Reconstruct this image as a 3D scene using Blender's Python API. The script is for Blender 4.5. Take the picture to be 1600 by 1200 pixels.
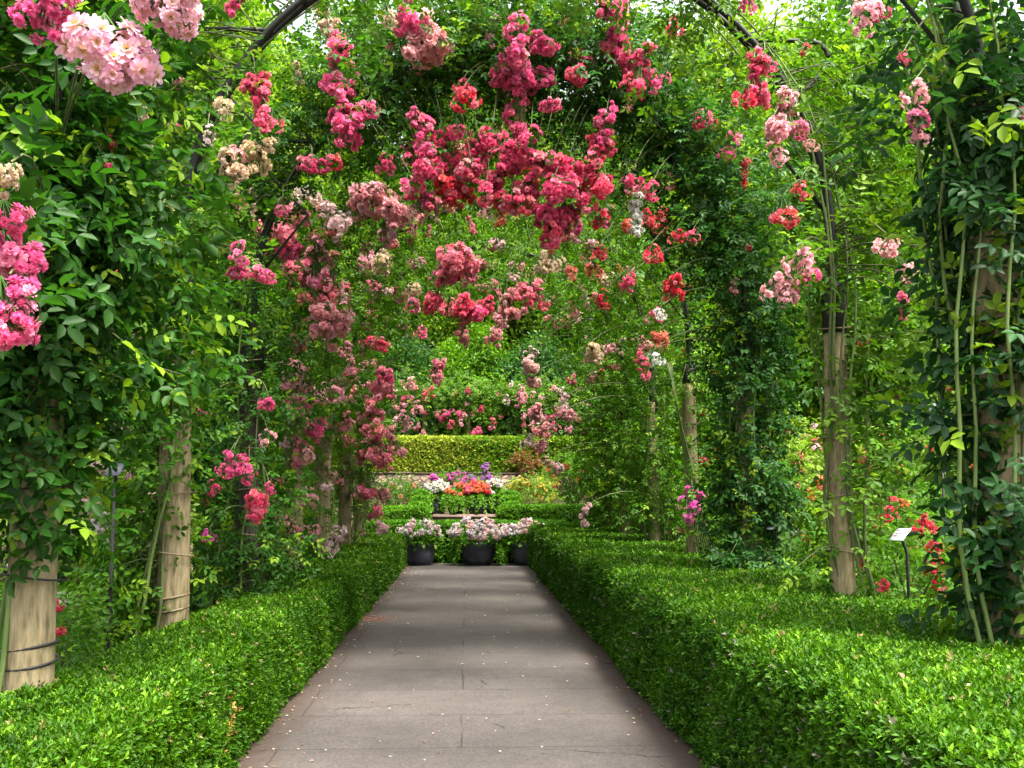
import bpy, math, random
import numpy as np
from mathutils import Vector, Matrix, Euler

for o in list(bpy.data.objects):
    bpy.data.objects.remove(o)
random.seed(7)
rng = np.random.default_rng(7)
SC = bpy.context.scene
COL = SC.collection
R = math.radians

# ------------------------------------------------------------------ camera, sky, sun, exposure
CAM_H = 1.6
cam_d = bpy.data.cameras.new('camera')
cam = bpy.data.objects.new('camera', cam_d)
COL.objects.link(cam)
cam_d.sensor_width = 36
cam_d.lens = 35.0
cam_d.clip_end = 2000
cam_d.clip_start = 0.05
cam.location = (0, 0, CAM_H)
cam.rotation_euler = (R(90 + 6.23), 0, R(-2.57))
SC.camera = cam
F = 1600 * 35 / 36.0
CAM_M = Euler(cam.rotation_euler).to_matrix()

SUN_DIR = Vector((0.26, -0.30, 1.0)).normalized()      # towards the sun
world = bpy.data.worlds.new('World')
SC.world = world
world.use_nodes = True
wn = world.node_tree
bg = wn.nodes['Background']
sky = wn.nodes.new('ShaderNodeTexSky')
sky.sky_type = 'NISHITA'
sky.sun_disc = False
sky.sun_elevation = math.asin(SUN_DIR.z)
sky.sun_rotation = math.atan2(SUN_DIR.x, SUN_DIR.y)
sky.air_density = 1.0
sky.dust_density = 6.0
sky.ozone_density = 1.0
pale = wn.nodes.new('ShaderNodeHueSaturation')          # thin high cloud: a whiter sky than a clear one
pale.inputs['Saturation'].default_value = 0.4
wn.links.new(sky.outputs[0], pale.inputs['Color'])
wn.links.new(pale.outputs[0], bg.inputs[0])
bg.inputs[1].default_value = 0.15
sun_d = bpy.data.lights.new('sun', 'SUN')
sun = bpy.data.objects.new('sun', sun_d)
COL.objects.link(sun)
sun_d.energy = 2.7
sun_d.angle = R(12.0)
sun_d.color = (1.0, 0.94, 0.84)
sun.rotation_euler = (-SUN_DIR).to_track_quat('-Z', 'Y').to_euler()
SC.view_settings.view_transform = 'Standard'
SC.view_settings.look = 'None'
SC.view_settings.gamma = 1
SC.view_settings.exposure = 2.28
SC.cycles.max_bounces = 7
SC.cycles.transmission_bounces = 5
SC.cycles.diffuse_bounces = 5
SC.cycles.glossy_bounces = 2


def at(px, py, Y):
    """point on the plane y = Y seen at a pixel of the 1600x1200 photograph"""
    d = CAM_M @ Vector(((px - 800) / F, (600 - py) / F, -1))
    t = Y / d.y
    return Vector((d.x * t, Y, CAM_H + d.z * t))


# ------------------------------------------------------------------ object helpers
def tag(o, label=None, cat=None, group=None, kind=None):
    if label: o['label'] = label
    if cat: o['category'] = cat
    if group: o['group'] = group
    if kind: o['kind'] = kind
    return o


def empty(name, loc):
    o = bpy.data.objects.new(name, None)
    o.empty_display_size = 0.2
    o.location = loc
    COL.objects.link(o)
    return o


def link(name, me, parent=None, loc=None):
    o = bpy.data.objects.new(name, me)
    COL.objects.link(o)
    if parent is not None:
        o.parent = parent
        if loc is None:                      # geometry was made in world space
            o.location = -Vector(parent.location)
            if parent.parent is not None:
                o.location = -(Vector(parent.location) + Vector(parent.parent.location))
    if loc is not None:
        o.location = loc
    return o


class Geo:
    """collects vertices, polygons, per-vertex colours and material indices; built as ONE mesh"""
    def __init__(self):
        self.v, self.c, self.f = [], [], []      # f: (array(F,k), material index)
        self.n = 0

    def add(self, V, faces, C=None, mi=0):
        V = np.asarray(V, dtype=np.float32).reshape(-1, 3)
        if C is None: C = np.ones((len(V), 3), np.float32)
        C = np.asarray(C, np.float32)
        if C.ndim == 1: C = np.tile(C, (len(V), 1))
        self.v.append(V); self.c.append(C)
        for fa in (faces if isinstance(faces, list) else [faces]):
            self.f.append((np.asarray(fa, np.int64) + self.n, mi))
        self.n += len(V)

    def mesh(self, name, mats, smooth=False):
        me = bpy.data.meshes.new(name)
        V = np.concatenate(self.v); C = np.concatenate(self.c)
        me.vertices.add(len(V)); me.vertices.foreach_set('co', V.ravel())
        loops = np.concatenate([f.ravel() for f, _ in self.f])
        sizes = np.concatenate([np.full(len(f), f.shape[1]) for f, _ in self.f])
        mis = np.concatenate([np.full(len(f), m) for f, m in self.f])
        me.loops.add(len(loops)); me.loops.foreach_set('vertex_index', loops.astype(np.int32))
        me.polygons.add(len(sizes))
        starts = np.concatenate([[0], np.cumsum(sizes)[:-1]]).astype(np.int32)
        me.polygons.foreach_set('loop_start', starts)
        me.polygons.foreach_set('material_index', mis.astype(np.int32))
        if smooth: me.polygons.foreach_set('use_smooth', np.ones(len(sizes), bool))
        a = me.attributes.new('Col', 'FLOAT_COLOR', 'POINT')
        a.data.foreach_set('color', np.concatenate([C, np.ones((len(C), 1), np.float32)], 1).ravel())
        for m in (mats if isinstance(mats, list) else [mats]): me.materials.append(m)
        me.update(calc_edges=True)
        return me

    def obj(self, name, mats, parent=None, loc=None, smooth=False):
        return link(name, self.mesh(name, mats, smooth), parent, loc)


def nrm(a):
    return a / np.maximum(np.linalg.norm(a, axis=-1, keepdims=True), 1e-9)


def rand_dirs(n):
    return nrm(rng.normal(size=(n, 3)))


def add_tube(g, pts, rad, n=6, mi=0, C=None, cap=True):
    pts = np.asarray(pts, float); m = len(pts)
    rad = np.full(m, rad) if np.isscalar(rad) else np.asarray(rad, float)
    T = nrm(np.gradient(pts, axis=0))
    ref = np.array([0.0, 0.0, 1.0]) if abs(T[:, 2]).mean() < 0.8 else np.array([1.0, 0.0, 0.0])
    A = nrm(np.cross(T, ref)); B = np.cross(T, A)
    th = np.linspace(0, 2 * np.pi, n, endpoint=False)
    V = pts[:, None] + rad[:, None, None] * (A[:, None] * np.cos(th)[None, :, None] + B[:, None] * np.sin(th)[None, :, None])
    i = np.arange(m - 1)[:, None] * n; j = np.arange(n)[None]; k = (j + 1) % n
    q = np.stack([i + j, i + k, i + n + k, i + n + j], -1).reshape(-1, 4)
    fs = [q]
    if cap and n >= 4:
        fs.append(np.array([list(range(n))[::-1]])); fs.append(np.array([[(m - 1) * n + x for x in range(n)]]))
    g.add(V.reshape(-1, 3), fs, C, mi)


def add_box(g, lo, hi, mi=0, C=None, bevel=0.0):
    (x0, y0, z0), (x1, y1, z1) = lo, hi
    V = [(x0, y0, z0), (x1, y0, z0), (x1, y1, z0), (x0, y1, z0), (x0, y0, z1), (x1, y0, z1), (x1, y1, z1), (x0, y1, z1)]
    g.add(V, np.array([(0, 3, 2, 1), (4, 5, 6, 7), (0, 1, 5, 4), (1, 2, 6, 5), (2, 3, 7, 6), (3, 0, 4, 7)]), C, mi)


def add_lathe(g, prof, cx, cy, n=28, mi=0, C=None):
    prof = np.asarray(prof, float); th = np.linspace(0, 2 * np.pi, n, endpoint=False)
    V = np.stack([cx + prof[:, 0, None] * np.cos(th), cy + prof[:, 0, None] * np.sin(th), np.repeat(prof[:, 1, None], n, 1)], -1)
    m = len(prof); i = np.arange(m - 1)[:, None] * n; j = np.arange(n)[None]; k = (j + 1) % n
    g.add(V.reshape(-1, 3), np.stack([i + j, i + k, i + n + k, i + n + j], -1).reshape(-1, 4), C, mi)


def add_leaves(g, P, D, U, L, W, C, style='diamond', mi=0, fold=0.22, droop=0.10):
    """one blade per row; D tip direction, U rough normal"""
    n = len(P)
    if n == 0: return
    D = nrm(D); S = nrm(np.cross(D, U)); N = np.cross(S, D)
    L = np.broadcast_to(np.asarray(L, float), (n,))[:, None]; W = np.broadcast_to(np.asarray(W, float), (n,))[:, None]
    up = N * W * fold
    tip = P + D * L - N * L * droop
    if style == 'diamond':
        V = np.stack([P, P + D * L * .48 + S * W * .5 + up, tip, P + D * L * .48 - S * W * .5 + up], 1)
        b = np.arange(n)[:, None] * 4
        fs = [np.concatenate([b + [0, 2, 1], b + [0, 3, 2]], 0)]
        k = 4
    else:
        V = np.stack([P, P + D * L * .28 + S * W * .42 + up * .8, P + D * L * .66 + S * W * .42 + up - N * L * droop * .3, tip,
                      P + D * L * .66 - S * W * .42 + up - N * L * droop * .3, P + D * L * .28 - S * W * .42 + up * .8], 1)
        b = np.arange(n)[:, None] * 6
        fs = [np.concatenate([b + [0, 3, 2, 1], b + [0, 5, 4, 3]], 0)]
        k = 6
    g.add(V.reshape(-1, 3), fs, np.repeat(C, k, axis=0), mi)


def leaf_colors(n, dark, light, p_new=0.06, new=(0.16, 0.26, 0.02), lump=None):
    t = rng.beta(1.6, 1.9, n)[:, None]
    if lump is not None: t = np.clip(t * .6 + lump[:, None] * .4, 0, 1)
    c = np.array(dark) * (1 - t) + np.array(light) * t
    c = c * rng.uniform(.82, 1.18, (n, 1)) * rng.uniform(.92, 1.08, (n, 3))
    m = rng.random(n) < p_new
    c[m] = np.array(new) * rng.uniform(.7, 1.15, (m.sum(), 1))
    return c


def add_compound(g, O, Rr, U, L, C, style='oval', mi=0, pairs=2):
    """rose leaves: a terminal leaflet and pairs of side leaflets on a rachis"""
    n = len(O); Rr = nrm(Rr); S = nrm(np.cross(Rr, U)); N = np.cross(S, Rr)
    L = np.broadcast_to(np.asarray(L, float), (n,))
    ln = (L * (0.95 + .45 * pairs))[:, None]
    P = [O + Rr * ln]; D = [Rr - N * .15]; LL = [L * 1.08]
    for k in range(pairs):
        t = (.86 - .46 * k)
        for s in (1, -1):
            P.append(O + Rr * ln * t - N * ln * .02); D.append(Rr * .42 + S * s * .9 - N * rng.uniform(0, .35, (n, 1))); LL.append(L * (.95 - .12 * k))
    m = len(P)
    P = np.concatenate(P); D = np.concatenate(D) + rng.normal(0, .12, (n * m, 3)); LL = np.concatenate(LL) * rng.uniform(.85, 1.1, n * m)
    UU = np.tile(N, (m, 1)) + rng.normal(0, .18, (n * m, 3)); CC = np.tile(C, (m, 1)) * rng.uniform(.9, 1.1, (n * m, 1))
    add_leaves(g, P, D, UU, LL, LL * rng.uniform(.5, .62, n * m), CC, style, mi)


# ------------------------------------------------------------------ materials
def new_mat(name):
    m = bpy.data.materials.new(name); m.use_nodes = True
    return m, m.node_tree, m.node_tree.nodes['Principled BSDF'], m.node_tree.nodes['Material Output']


def leaf_mat(name, rough=.42, trans=.35, tint=(1.25, 1.35, .6), spec=.35):
    m, nt, p, out = new_mat(name)
    a = nt.nodes.new('ShaderNodeAttribute'); a.attribute_name = 'Col'
    nt.links.new(a.outputs['Color'], p.inputs['Base Color'])
    p.inputs['Roughness'].default_value = rough
    p.inputs['Specular IOR Level'].default_value = spec
    t = nt.nodes.new('ShaderNodeBsdfTranslucent')
    mx = nt.nodes.new('ShaderNodeMix'); mx.data_type = 'RGBA'; mx.blend_type = 'MULTIPLY'; mx.inputs[0].default_value = 1
    nt.links.new(a.outputs['Color'], mx.inputs[6]); mx.inputs[7].default_value = (*tint, 1)
    nt.links.new(mx.outputs[2], t.inputs[0])
    s = nt.nodes.new('ShaderNodeMixShader'); s.inputs[0].default_value = trans
    nt.links.new(p.outputs[0], s.inputs[1]); nt.links.new(t.outputs[0], s.inputs[2]); nt.links.new(s.outputs[0], out.inputs[0])
    return m


def noise_mat(name, c1, c2, scale=8, rough=.8, detail=6, stretch=(1, 1, 1), bump=.3, c3=None, spec=.3, dist=.02):
    m, nt, p, out = new_mat(name)
    tc = nt.nodes.new('ShaderNodeTexCoord'); mp = nt.nodes.new('ShaderNodeMapping'); mp.inputs['Scale'].default_value = stretch
    nt.links.new(tc.outputs['Object'], mp.inputs[0])
    n = nt.nodes.new('ShaderNodeTexNoise'); n.inputs['Scale'].default_value = scale; n.inputs['Detail'].default_value = detail; n.inputs['Roughness'].default_value = .65
    nt.links.new(mp.outputs[0], n.inputs['Vector'])
    r = nt.nodes.new('ShaderNodeValToRGB'); r.color_ramp.elements[0].position = .3; r.color_ramp.elements[1].position = .72
    r.color_ramp.elements[0].color = (*c1, 1); r.color_ramp.elements[1].color = (*c2, 1)
    if c3:
        e = r.color_ramp.elements.new(.5); e.color = (*c3, 1)
    nt.links.new(n.outputs['Fac'], r.inputs[0]); nt.links.new(r.outputs[0], p.inputs['Base Color'])
    p.inputs['Roughness'].default_value = rough; p.inputs['Specular IOR Level'].default_value = spec
    b = nt.nodes.new('ShaderNodeBump'); b.inputs['Strength'].default_value = bump; b.inputs['Distance'].default_value = dist
    nt.links.new(n.outputs['Fac'], b.inputs['Height']); nt.links.new(b.outputs[0], p.inputs['Normal'])
    return m


def petal_mat():
    m, nt, p, out = new_mat('petal')
    a = nt.nodes.new('ShaderNodeAttribute'); a.attribute_name = 'Col'
    sp = nt.nodes.new('ShaderNodeSeparateColor'); nt.links.new(a.outputs['Color'], sp.inputs[0])
    oi = nt.nodes.new('ShaderNodeObjectInfo')

    def mix(blend, fac, A, B):
        x = nt.nodes.new('ShaderNodeMix'); x.data_type = 'RGBA'; x.blend_type = blend
        for s, v in ((x.inputs[0], fac), (x.inputs[6], A), (x.inputs[7], B)):
            if isinstance(v, (tuple, float, int)): s.default_value = v
            else: nt.links.new(v, s)
        return x.outputs[2]
    cv = nt.nodes.new('ShaderNodeCombineColor')
    for i in range(3): nt.links.new(sp.outputs[2], cv.inputs[i])
    c = mix('MULTIPLY', 1.0, oi.outputs['Color'], cv.outputs[0])
    c = mix('MIX', sp.outputs[0], c, (0.92, 0.78, 0.84, 1))
    c = mix('MIX', sp.outputs[1], c, (0.75, 0.55, 0.12, 1))
    nt.links.new(c, p.inputs['Base Color']); p.inputs['Roughness'].default_value = .55; p.inputs['Specular IOR Level'].default_value = .2
    t = nt.nodes.new('ShaderNodeBsdfTranslucent'); nt.links.new(c, t.inputs[0])
    s = nt.nodes.new('ShaderNodeMixShader'); s.inputs[0].default_value = .5
    nt.links.new(p.outputs[0], s.inputs[1]); nt.links.new(t.outputs[0], s.inputs[2]); nt.links.new(s.outputs[0], out.inputs[0])
    return m


M = {}
M['leaf'] = leaf_mat('leaf', rough=.48, trans=.42, spec=.18)
M['box_leaf'] = leaf_mat('box_leaf', rough=.5, trans=.30, spec=.16)
M['petal'] = petal_mat()
M['stem'] = noise_mat('green_stem', (.07, .12, .025), (.17, .23, .06), 12, .6, stretch=(1, 1, .3), bump=.1)
M['cane'] = noise_mat('old_cane', (.06, .055, .02), (.16, .13, .06), 14, .7, stretch=(1, 1, .2), bump=.25, c3=(.07, .1, .03))
M['wood'] = noise_mat('weathered_post', (.085, .066, .034), (.36, .275, .16), 7, .85, 8, (5, 5, .9), .35, (.235, .19, .10), .15)
M['dark_wood'] = noise_mat('dark_post', (.02, .018, .014), (.075, .06, .045), 7, .8, 8, (6, 6, .6), .3, spec=.2)
M['iron'] = noise_mat('black_iron', (.012, .012, .011), (.03, .028, .024), 30, .5, bump=.1)
M['wire'] = noise_mat('wire', (.10, .075, .04), (.25, .19, .11), 40, .6, bump=.05)
M['bark'] = noise_mat('bark', (.04, .03, .022), (.13, .10, .07), 10, .9, 8, (4, 4, .7), .6, spec=.1)
M['twig'] = noise_mat('hedge_twigs', (.006, .010, .003), (.02, .028, .008), 18, .95, bump=.6, spec=.0)
M['soil'] = noise_mat('soil', (.022, .015, .010), (.030, .048, .010), 3.5, .95, 12, bump=.6, spec=.1, c3=(.05, .035, .022))
M['pot'] = noise_mat('dark_pot', (.035, .038, .052), (.085, .088, .115), 6, .55, 5, bump=.1, spec=.4)
M['plate'] = noise_mat('label_plate', (.62, .62, .64), (.75, .75, .76), 5, .35, bump=.02, spec=.5)
M['grey_plate'] = noise_mat('grey_label_plate', (.075, .08, .105), (.12, .125, .155), 5, .65, bump=.02, spec=.5)
M['ink'] = noise_mat('label_ink', (.03, .03, .04), (.07, .07, .09), 60, .6, bump=.0)
M['stone_edge'] = noise_mat('step_stone', (.07, .052, .042), (.17, .125, .10), 5, .85, 8, bump=.3, c3=(.12, .08, .062))


def path_material():
    m, nt, p, out = new_mat('path_paving')
    N = nt.nodes.new; Lk = nt.links.new
    tc = N('ShaderNodeTexCoord'); geo = tc.outputs['Object']

    def noise(scale, detail=6, rough=.6, vec=None):
        n = N('ShaderNodeTexNoise'); n.inputs['Scale'].default_value = scale; n.inputs['Detail'].default_value = detail; n.inputs['Roughness'].default_value = rough
        Lk(vec or geo, n.inputs['Vector']); return n

    def ramp(src, a, b, ca=(0, 0, 0, 1), cb=(1, 1, 1, 1)):
        r = N('ShaderNodeValToRGB'); r.color_ramp.elements[0].position = a; r.color_ramp.elements[1].position = b
        r.color_ramp.elements[0].color = ca; r.color_ramp.elements[1].color = cb; Lk(src, r.inputs[0]); return r.outputs[0]

    def mix(blend, fac, A, B):
        x = N('ShaderNodeMix'); x.data_type = 'RGBA'; x.blend_type = blend
        for s, v in ((x.inputs[0], fac), (x.inputs[6], A), (x.inputs[7], B)):
            if isinstance(v, (tuple, float, int)): s.default_value = v
            else: Lk(v, s)
        return x.outputs[2]
    big = noise(.9, 5); fine = noise(48, 5, .8); mid = noise(6, 6)
    c = ramp(big.outputs['Fac'], .3, .7, (.070, .062, .056, 1), (.108, .096, .087, 1))
    c = mix('MULTIPLY', .55, c, ramp(mid.outputs['Fac'], .3, .75, (.72, .7, .7, 1), (1.1, 1.08, 1.06, 1)))
    c = mix('MULTIPLY', .75, c, ramp(fine.outputs['Fac'], .34, .66, (.42, .41, .42, 1), (1.42, 1.40, 1.40, 1)))
    # long slabs across the path, their joints wandering a little
    wob = noise(1.7, 3)
    off = N('ShaderNodeVectorMath'); off.operation = 'SCALE'; off.inputs['Scale'].default_value = .06; Lk(wob.outputs['Color'], off.inputs[0])
    ad = N('ShaderNodeVectorMath'); ad.operation = 'ADD'; Lk(geo, ad.inputs[0]); Lk(off.outputs[0], ad.inputs[1])
    br = N('ShaderNodeTexBrick'); br.inputs['Scale'].default_value = 1
    br.inputs['Color1'].default_value = (1, 1, 1, 1); br.inputs['Color2'].default_value = (.9, .9, .9, 1); br.inputs['Mortar'].default_value = (.42, .40, .37, 1)
    br.inputs['Mortar Size'].default_value = .009; br.inputs['Mortar Smooth'].default_value = .6
    br.inputs['Brick Width'].default_value = 3.1; br.inputs['Row Height'].default_value = .93; br.offset = .37; br.offset_frequency = 2
    Lk(ad.outputs[0], br.inputs['Vector'])
    gate = ramp(noise(.8, 2).outputs['Fac'], .30, .46)
    c = mix('MULTIPLY', gate, c, br.outputs['Color'])
    # cracks
    wv = noise(3, 4); o2 = N('ShaderNodeVectorMath'); o2.operation = 'SCALE'; o2.inputs['Scale'].default_value = .35; Lk(wv.outputs['Color'], o2.inputs[0])
    a2 = N('ShaderNodeVectorMath'); a2.operation = 'ADD'; Lk(geo, a2.inputs[0]); Lk(o2.outputs[0], a2.inputs[1])
    vo = N('ShaderNodeTexVoronoi'); vo.feature = 'DISTANCE_TO_EDGE'; vo.inputs['Scale'].default_value = .75; Lk(a2.outputs[0], vo.inputs['Vector'])
    cr = ramp(vo.outputs['Distance'], .003, .010, (.22, .2, .18, 1), (1, 1, 1, 1))
    gate2 = ramp(noise(.9, 3).outputs['Fac'], .55, .63)
    c = mix('MULTIPLY', gate2, c, cr)
    # soil trodden in along both edges
    sx = N('ShaderNodeSeparateXYZ'); Lk(geo, sx.inputs[0])
    ab = N('ShaderNodeMath'); ab.operation = 'ABSOLUTE'; Lk(sx.outputs[0], ab.inputs[0])
    ea = N('ShaderNodeMath'); ea.operation = 'MULTIPLY_ADD'; Lk(mid.outputs['Fac'], ea.inputs[0]); ea.inputs[1].default_value = .5; Lk(ab.outputs[0], ea.inputs[2])
    sc = N('ShaderNodeMath'); sc.operation = 'DIVIDE'; Lk(ea.outputs[0], sc.inputs[0]); sc.inputs[1].default_value = 2.2
    ed = ramp(sc.outputs[0], 1.30 / 2.2, 1.62 / 2.2)
    c = mix('MIX', ed, c, (.050, .033, .024, 1))
    Lk(c, p.inputs['Base Color']); p.inputs['Roughness'].default_value = .82; p.inputs['Specular IOR Level'].default_value = .25
    b = N('ShaderNodeBump'); b.inputs['Strength'].default_value = .35; b.inputs['Distance'].default_value = .006
    h = mix('MULTIPLY', 1.0, fine.outputs['Color'], br.outputs['Color']); Lk(h, b.inputs['Height']); Lk(b.outputs[0], p.inputs['Normal'])
    return m


def stone_material():
    m, nt, p, out = new_mat('rubble_wall')
    N = nt.nodes.new; Lk = nt.links.new
    tc = N('ShaderNodeTexCoord')
    mp = N('ShaderNodeMapping'); mp.inputs['Scale'].default_value = (4.2, 4.2, 6.5); Lk(tc.outputs['Object'], mp.inputs[0])
    vo = N('ShaderNodeTexVoronoi'); vo.feature = 'F1'; Lk(mp.outputs[0], vo.inputs['Vector']); vo.inputs['Scale'].default_value = 1
    ve = N('ShaderNodeTexVoronoi'); ve.feature = 'DISTANCE_TO_EDGE'; Lk(mp.outputs[0], ve.inputs['Vector']); ve.inputs['Scale'].default_value = 1
    sp = N('ShaderNodeSeparateColor'); Lk(vo.outputs['Color'], sp.inputs[0])
    r = N('ShaderNodeValToRGB'); cr = r.color_ramp
    cr.elements[0].color = (.055, .042, .035, 1); cr.elements[1].color = (.24, .165, .10, 1); e = cr.elements.new(.5); e.color = (.13, .09, .062, 1)
    Lk(sp.outputs[0], r.inputs[0])
    r2 = N('ShaderNodeValToRGB'); r2.color_ramp.elements[0].position = .02; r2.color_ramp.elements[1].position = .1
    r2.color_ramp.elements[0].color = (.25, .22, .2, 1); Lk(ve.outputs['Distance'], r2.inputs[0])
    mx = N('ShaderNodeMix'); mx.data_type = 'RGBA'; mx.blend_type = 'MULTIPLY'; mx.inputs[0].default_value = 1
    Lk(r.outputs[0], mx.inputs[6]); Lk(r2.outputs[0], mx.inputs[7]); Lk(mx.outputs[2], p.inputs['Base Color'])
    p.inputs['Roughness'].default_value = .9
    b = N('ShaderNodeBump'); b.inputs['Strength'].default_value = .7; b.inputs['Distance'].default_value = .05
    Lk(r2.outputs[0], b.inputs['Height']); Lk(b.outputs[0], p.inputs['Normal'])
    return m


M['path'] = path_material()
M['rubble'] = stone_material()

# ------------------------------------------------------------------ ground
def ground_z(y):
    return float(np.interp(y, [24.6, 29.4, 35.8, 36.2, 60], [0, .94, 1.5, 2.2, 2.6]))


g = Geo()
ys = [-60, -3, 5, 15, 24.6, 26, 27.8, 29.4, 33, 35.8, 36.2, 45, 60, 120, 400]
xs = [-400, -60, -15, -5, 0, 5, 15, 60, 400]
V = [(x, y, ground_z(y) - (.01 if abs(x) < 1 and y < 25 else .01)) for y in ys for x in xs]
nx = len(xs)
g.add(V, np.array([(j * nx + i, j * nx + i + 1, (j + 1) * nx + i + 1, (j + 1) * nx + i) for j in range(len(ys) - 1) for i in range(nx - 1)]))
tag(g.obj('ground', M['soil']), kind='structure')

g = Geo()
yy = np.linspace(-3, 22.9, 60)
e = .03
Vp = []
for y in yy:
    Vp += [(-1.44, y, .0), (-1.42, y, .006), (1.46, y, .006), (1.48, y, .0)]
g.add(Vp, np.array([(j * 4 + i, j * 4 + i + 1, j * 4 + 5 + i, j * 4 + 4 + i) for j in range(59) for i in range(3)]))
tag(g.obj('path', M['path']), kind='structure')

# ------------------------------------------------------------------ hedges
def add_sprigs(g, P, N, size, dark, light, per=6, p_new=.10, upw=.5, colf=None, mi=0):
    n = len(P)
    ax = nrm(N * .8 + np.array([0, 0, upw]) + rng.normal(0, .35, (n, 3)))
    ref = rand_dirs(n); A = nrm(np.cross(ax, ref)); B = np.cross(ax, A)
    lump = .5 + .5 * np.sin(P[:, 0] * 5.1 + 1.3 * np.sin(P[:, 1] * 3.7)) * np.sin(P[:, 1] * 4.3 + P[:, 2] * 6)
    base = leaf_colors(n, dark, light, p_new, (.13, .27, .012), lump)
    if colf is not None: base = colf(P, base)
    for k in range(per):
        th = k * 2.4 + rng.uniform(0, .8, n)
        t = k / per
        rad = A * np.cos(th)[:, None] + B * np.sin(th)[:, None]
        D = nrm(ax * (.45 + .55 * t) + rad * (.95 - .4 * t) + rng.normal(0, .15, (n, 3)))
        L = size * rng.uniform(.75, 1.2, n)
        add_leaves(g, P + ax * (size * 1.1 * t)[:, None], D, ax + rng.normal(0, .25, (n, 3)), L, L * rng.uniform(.42, .54, n),
                   base * (.85 + .3 * t) * rng.uniform(.9, 1.1, (n, 1)), 'diamond', mi, .2, .08)


def box_surface(lo, hi, dens, faces='top,x0,x1,y0,y1', rough=.03):
    """random points and normals on a clipped hedge"""
    (x0, y0, z0), (x1, y1, z1) = lo, hi
    Ps, Ns = [], []
    for f in faces.split(','):
        if f == 'top': A = (x1 - x0) * (y1 - y0)
        elif f[0] == 'x': A = (y1 - y0) * (z1 - z0)
        else: A = (x1 - x0) * (z1 - z0)
        n = int(A * dens)
        u, v = rng.random(n), rng.random(n)
        if f == 'top': P = np.stack([x0 + u * (x1 - x0), y0 + v * (y1 - y0), np.full(n, z1)], 1); N = (0, 0, 1)
        elif f == 'x0': P = np.stack([np.full(n, x0), y0 + u * (y1 - y0), z0 + v * (z1 - z0)], 1); N = (-1, 0, 0)
        elif f == 'x1': P = np.stack([np.full(n, x1), y0 + u * (y1 - y0), z0 + v * (z1 - z0)], 1); N = (1, 0, 0)
        elif f == 'y0': P = np.stack([x0 + u * (x1 - x0), np.full(n, y0), z0 + v * (z1 - z0)], 1); N = (0, -1, 0)
        else: P = np.stack([x0 + u * (x1 - x0), np.full(n, y1), z0 + v * (z1 - z0)], 1); N = (0, 1, 0)
        N = np.tile(np.array(N, float), (n, 1))
        w = (np.sin(P[:, 0] * 3.1 + P[:, 1] * 1.9) + np.sin(P[:, 1] * 4.7 + P[:, 2] * 5.2) + np.sin(P[:, 1] * 1.3 - P[:, 0] * 6.3)) / 3
        P = P + N * (w * rough + rng.normal(0, rough * .45, n))[:, None]
        # soften the clipped edges
        d_top = np.clip(1 - (z1 - P[:, 2]) / .08, 0, 1); dx = np.minimum(P[:, 0] - x0, x1 - P[:, 0]); d_x = np.clip(1 - dx / .08, 0, 1)
        if f == 'top': P[:, 2] -= .035 * d_x ** 2
        elif f[0] == 'x': P -= N * (.035 * d_top ** 2)[:, None]
        N = nrm(N + np.array([0, 0, .4]) * d_top[:, None] * (f != 'top'))
        Ps.append(P); Ns.append(N)
    return np.concatenate(Ps), np.concatenate(Ns)


HD, HL = (.012, .054, .001), (.062, .160, .001)


def long_hedge(name, x0, x1, z1, label):
    root = tag(empty(name, ((x0 + x1) / 2, 11, 0)), label, 'hedge', 'clipped box hedges along the path')
    core = Geo(); ins = .045
    add_box(core, (x0 + ins, .6, .0), (x1 - ins, 22.2, z1 - ins))
    core.obj('branches', M['twig'], root)
    g = Geo()
    inner = 'x1' if x0 < 0 else 'x0'; outer = 'x0' if x0 < 0 else 'x1'
    for (ya, yb, size, dens) in ((.6, 2.2, .034, 650), (2.2, 6.2, .0265, 3200), (6.2, 10, .029, 2300), (10, 15, .037, 1450), (15, 22.25, .048, 820)):
        for f, k in ((('top', 1.0)), (inner, 1.1), (outer, .35)):
            P, N = box_surface((x0, ya, .02), (x1, yb, z1), dens * k, f, .032)

            def cf(P, c, inner=inner, x0=x0):
                if x0 < 0:                                   # a small scorched patch in the left hedge
                    m = (np.hypot((P[:, 1] - 5.95 - .3 * (P[:, 2] - .3)) / .13, (P[:, 2] - .31) / .17) < rng.uniform(.1, 1.15, len(P))) & (P[:, 0] > x1 - .12) & (rng.random(len(P)) < .6)
                    c[m] = np.array((.38, .24, .06)) * rng.uniform(.7, 1.2, (m.sum(), 1))
                m = rng.random(len(P)) < .014
                c[m] = (.25, .2, .08)
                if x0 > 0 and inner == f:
                    c = c * np.array((.9, .95, 2.2))  # bluish shade painted into the leaves on the right hedge's path side
                return c
            keep = rng.random(len(P)) < (1 if f == 'top' else .94)
            P, N = P[keep], N[keep]
            if f != 'top':                                    # thin vertical gaps where plants meet
                ph = np.abs(((P[:, 1] + .25 * np.sin(P[:, 1] * 2.3)) / .62) % 1 - .5)
                k2 = (ph > .07) | (rng.random(len(P)) < .22) | (np.sin(P[:, 1] * 7) > .2)
                P, N = P[k2], N[k2]
            P = P + N * (rng.exponential(.006, len(P)) * (rng.random(len(P)) < .5))[:, None]
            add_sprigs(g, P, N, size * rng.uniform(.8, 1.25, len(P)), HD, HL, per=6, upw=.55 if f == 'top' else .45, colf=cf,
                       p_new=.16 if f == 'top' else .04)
    if x0 < 0: M_ = M['box_leaf']
    g.obj('foliage', M['box_leaf'], root)
    return root


long_hedge('box_hedge', -2.12, -1.38, .63, 'low clipped green box hedge running along the left edge of the paved path')
long_hedge('box_hedge', 1.42, 3.05, .82, 'broad clipped green box hedge running along the right edge of the paved path')


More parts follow.
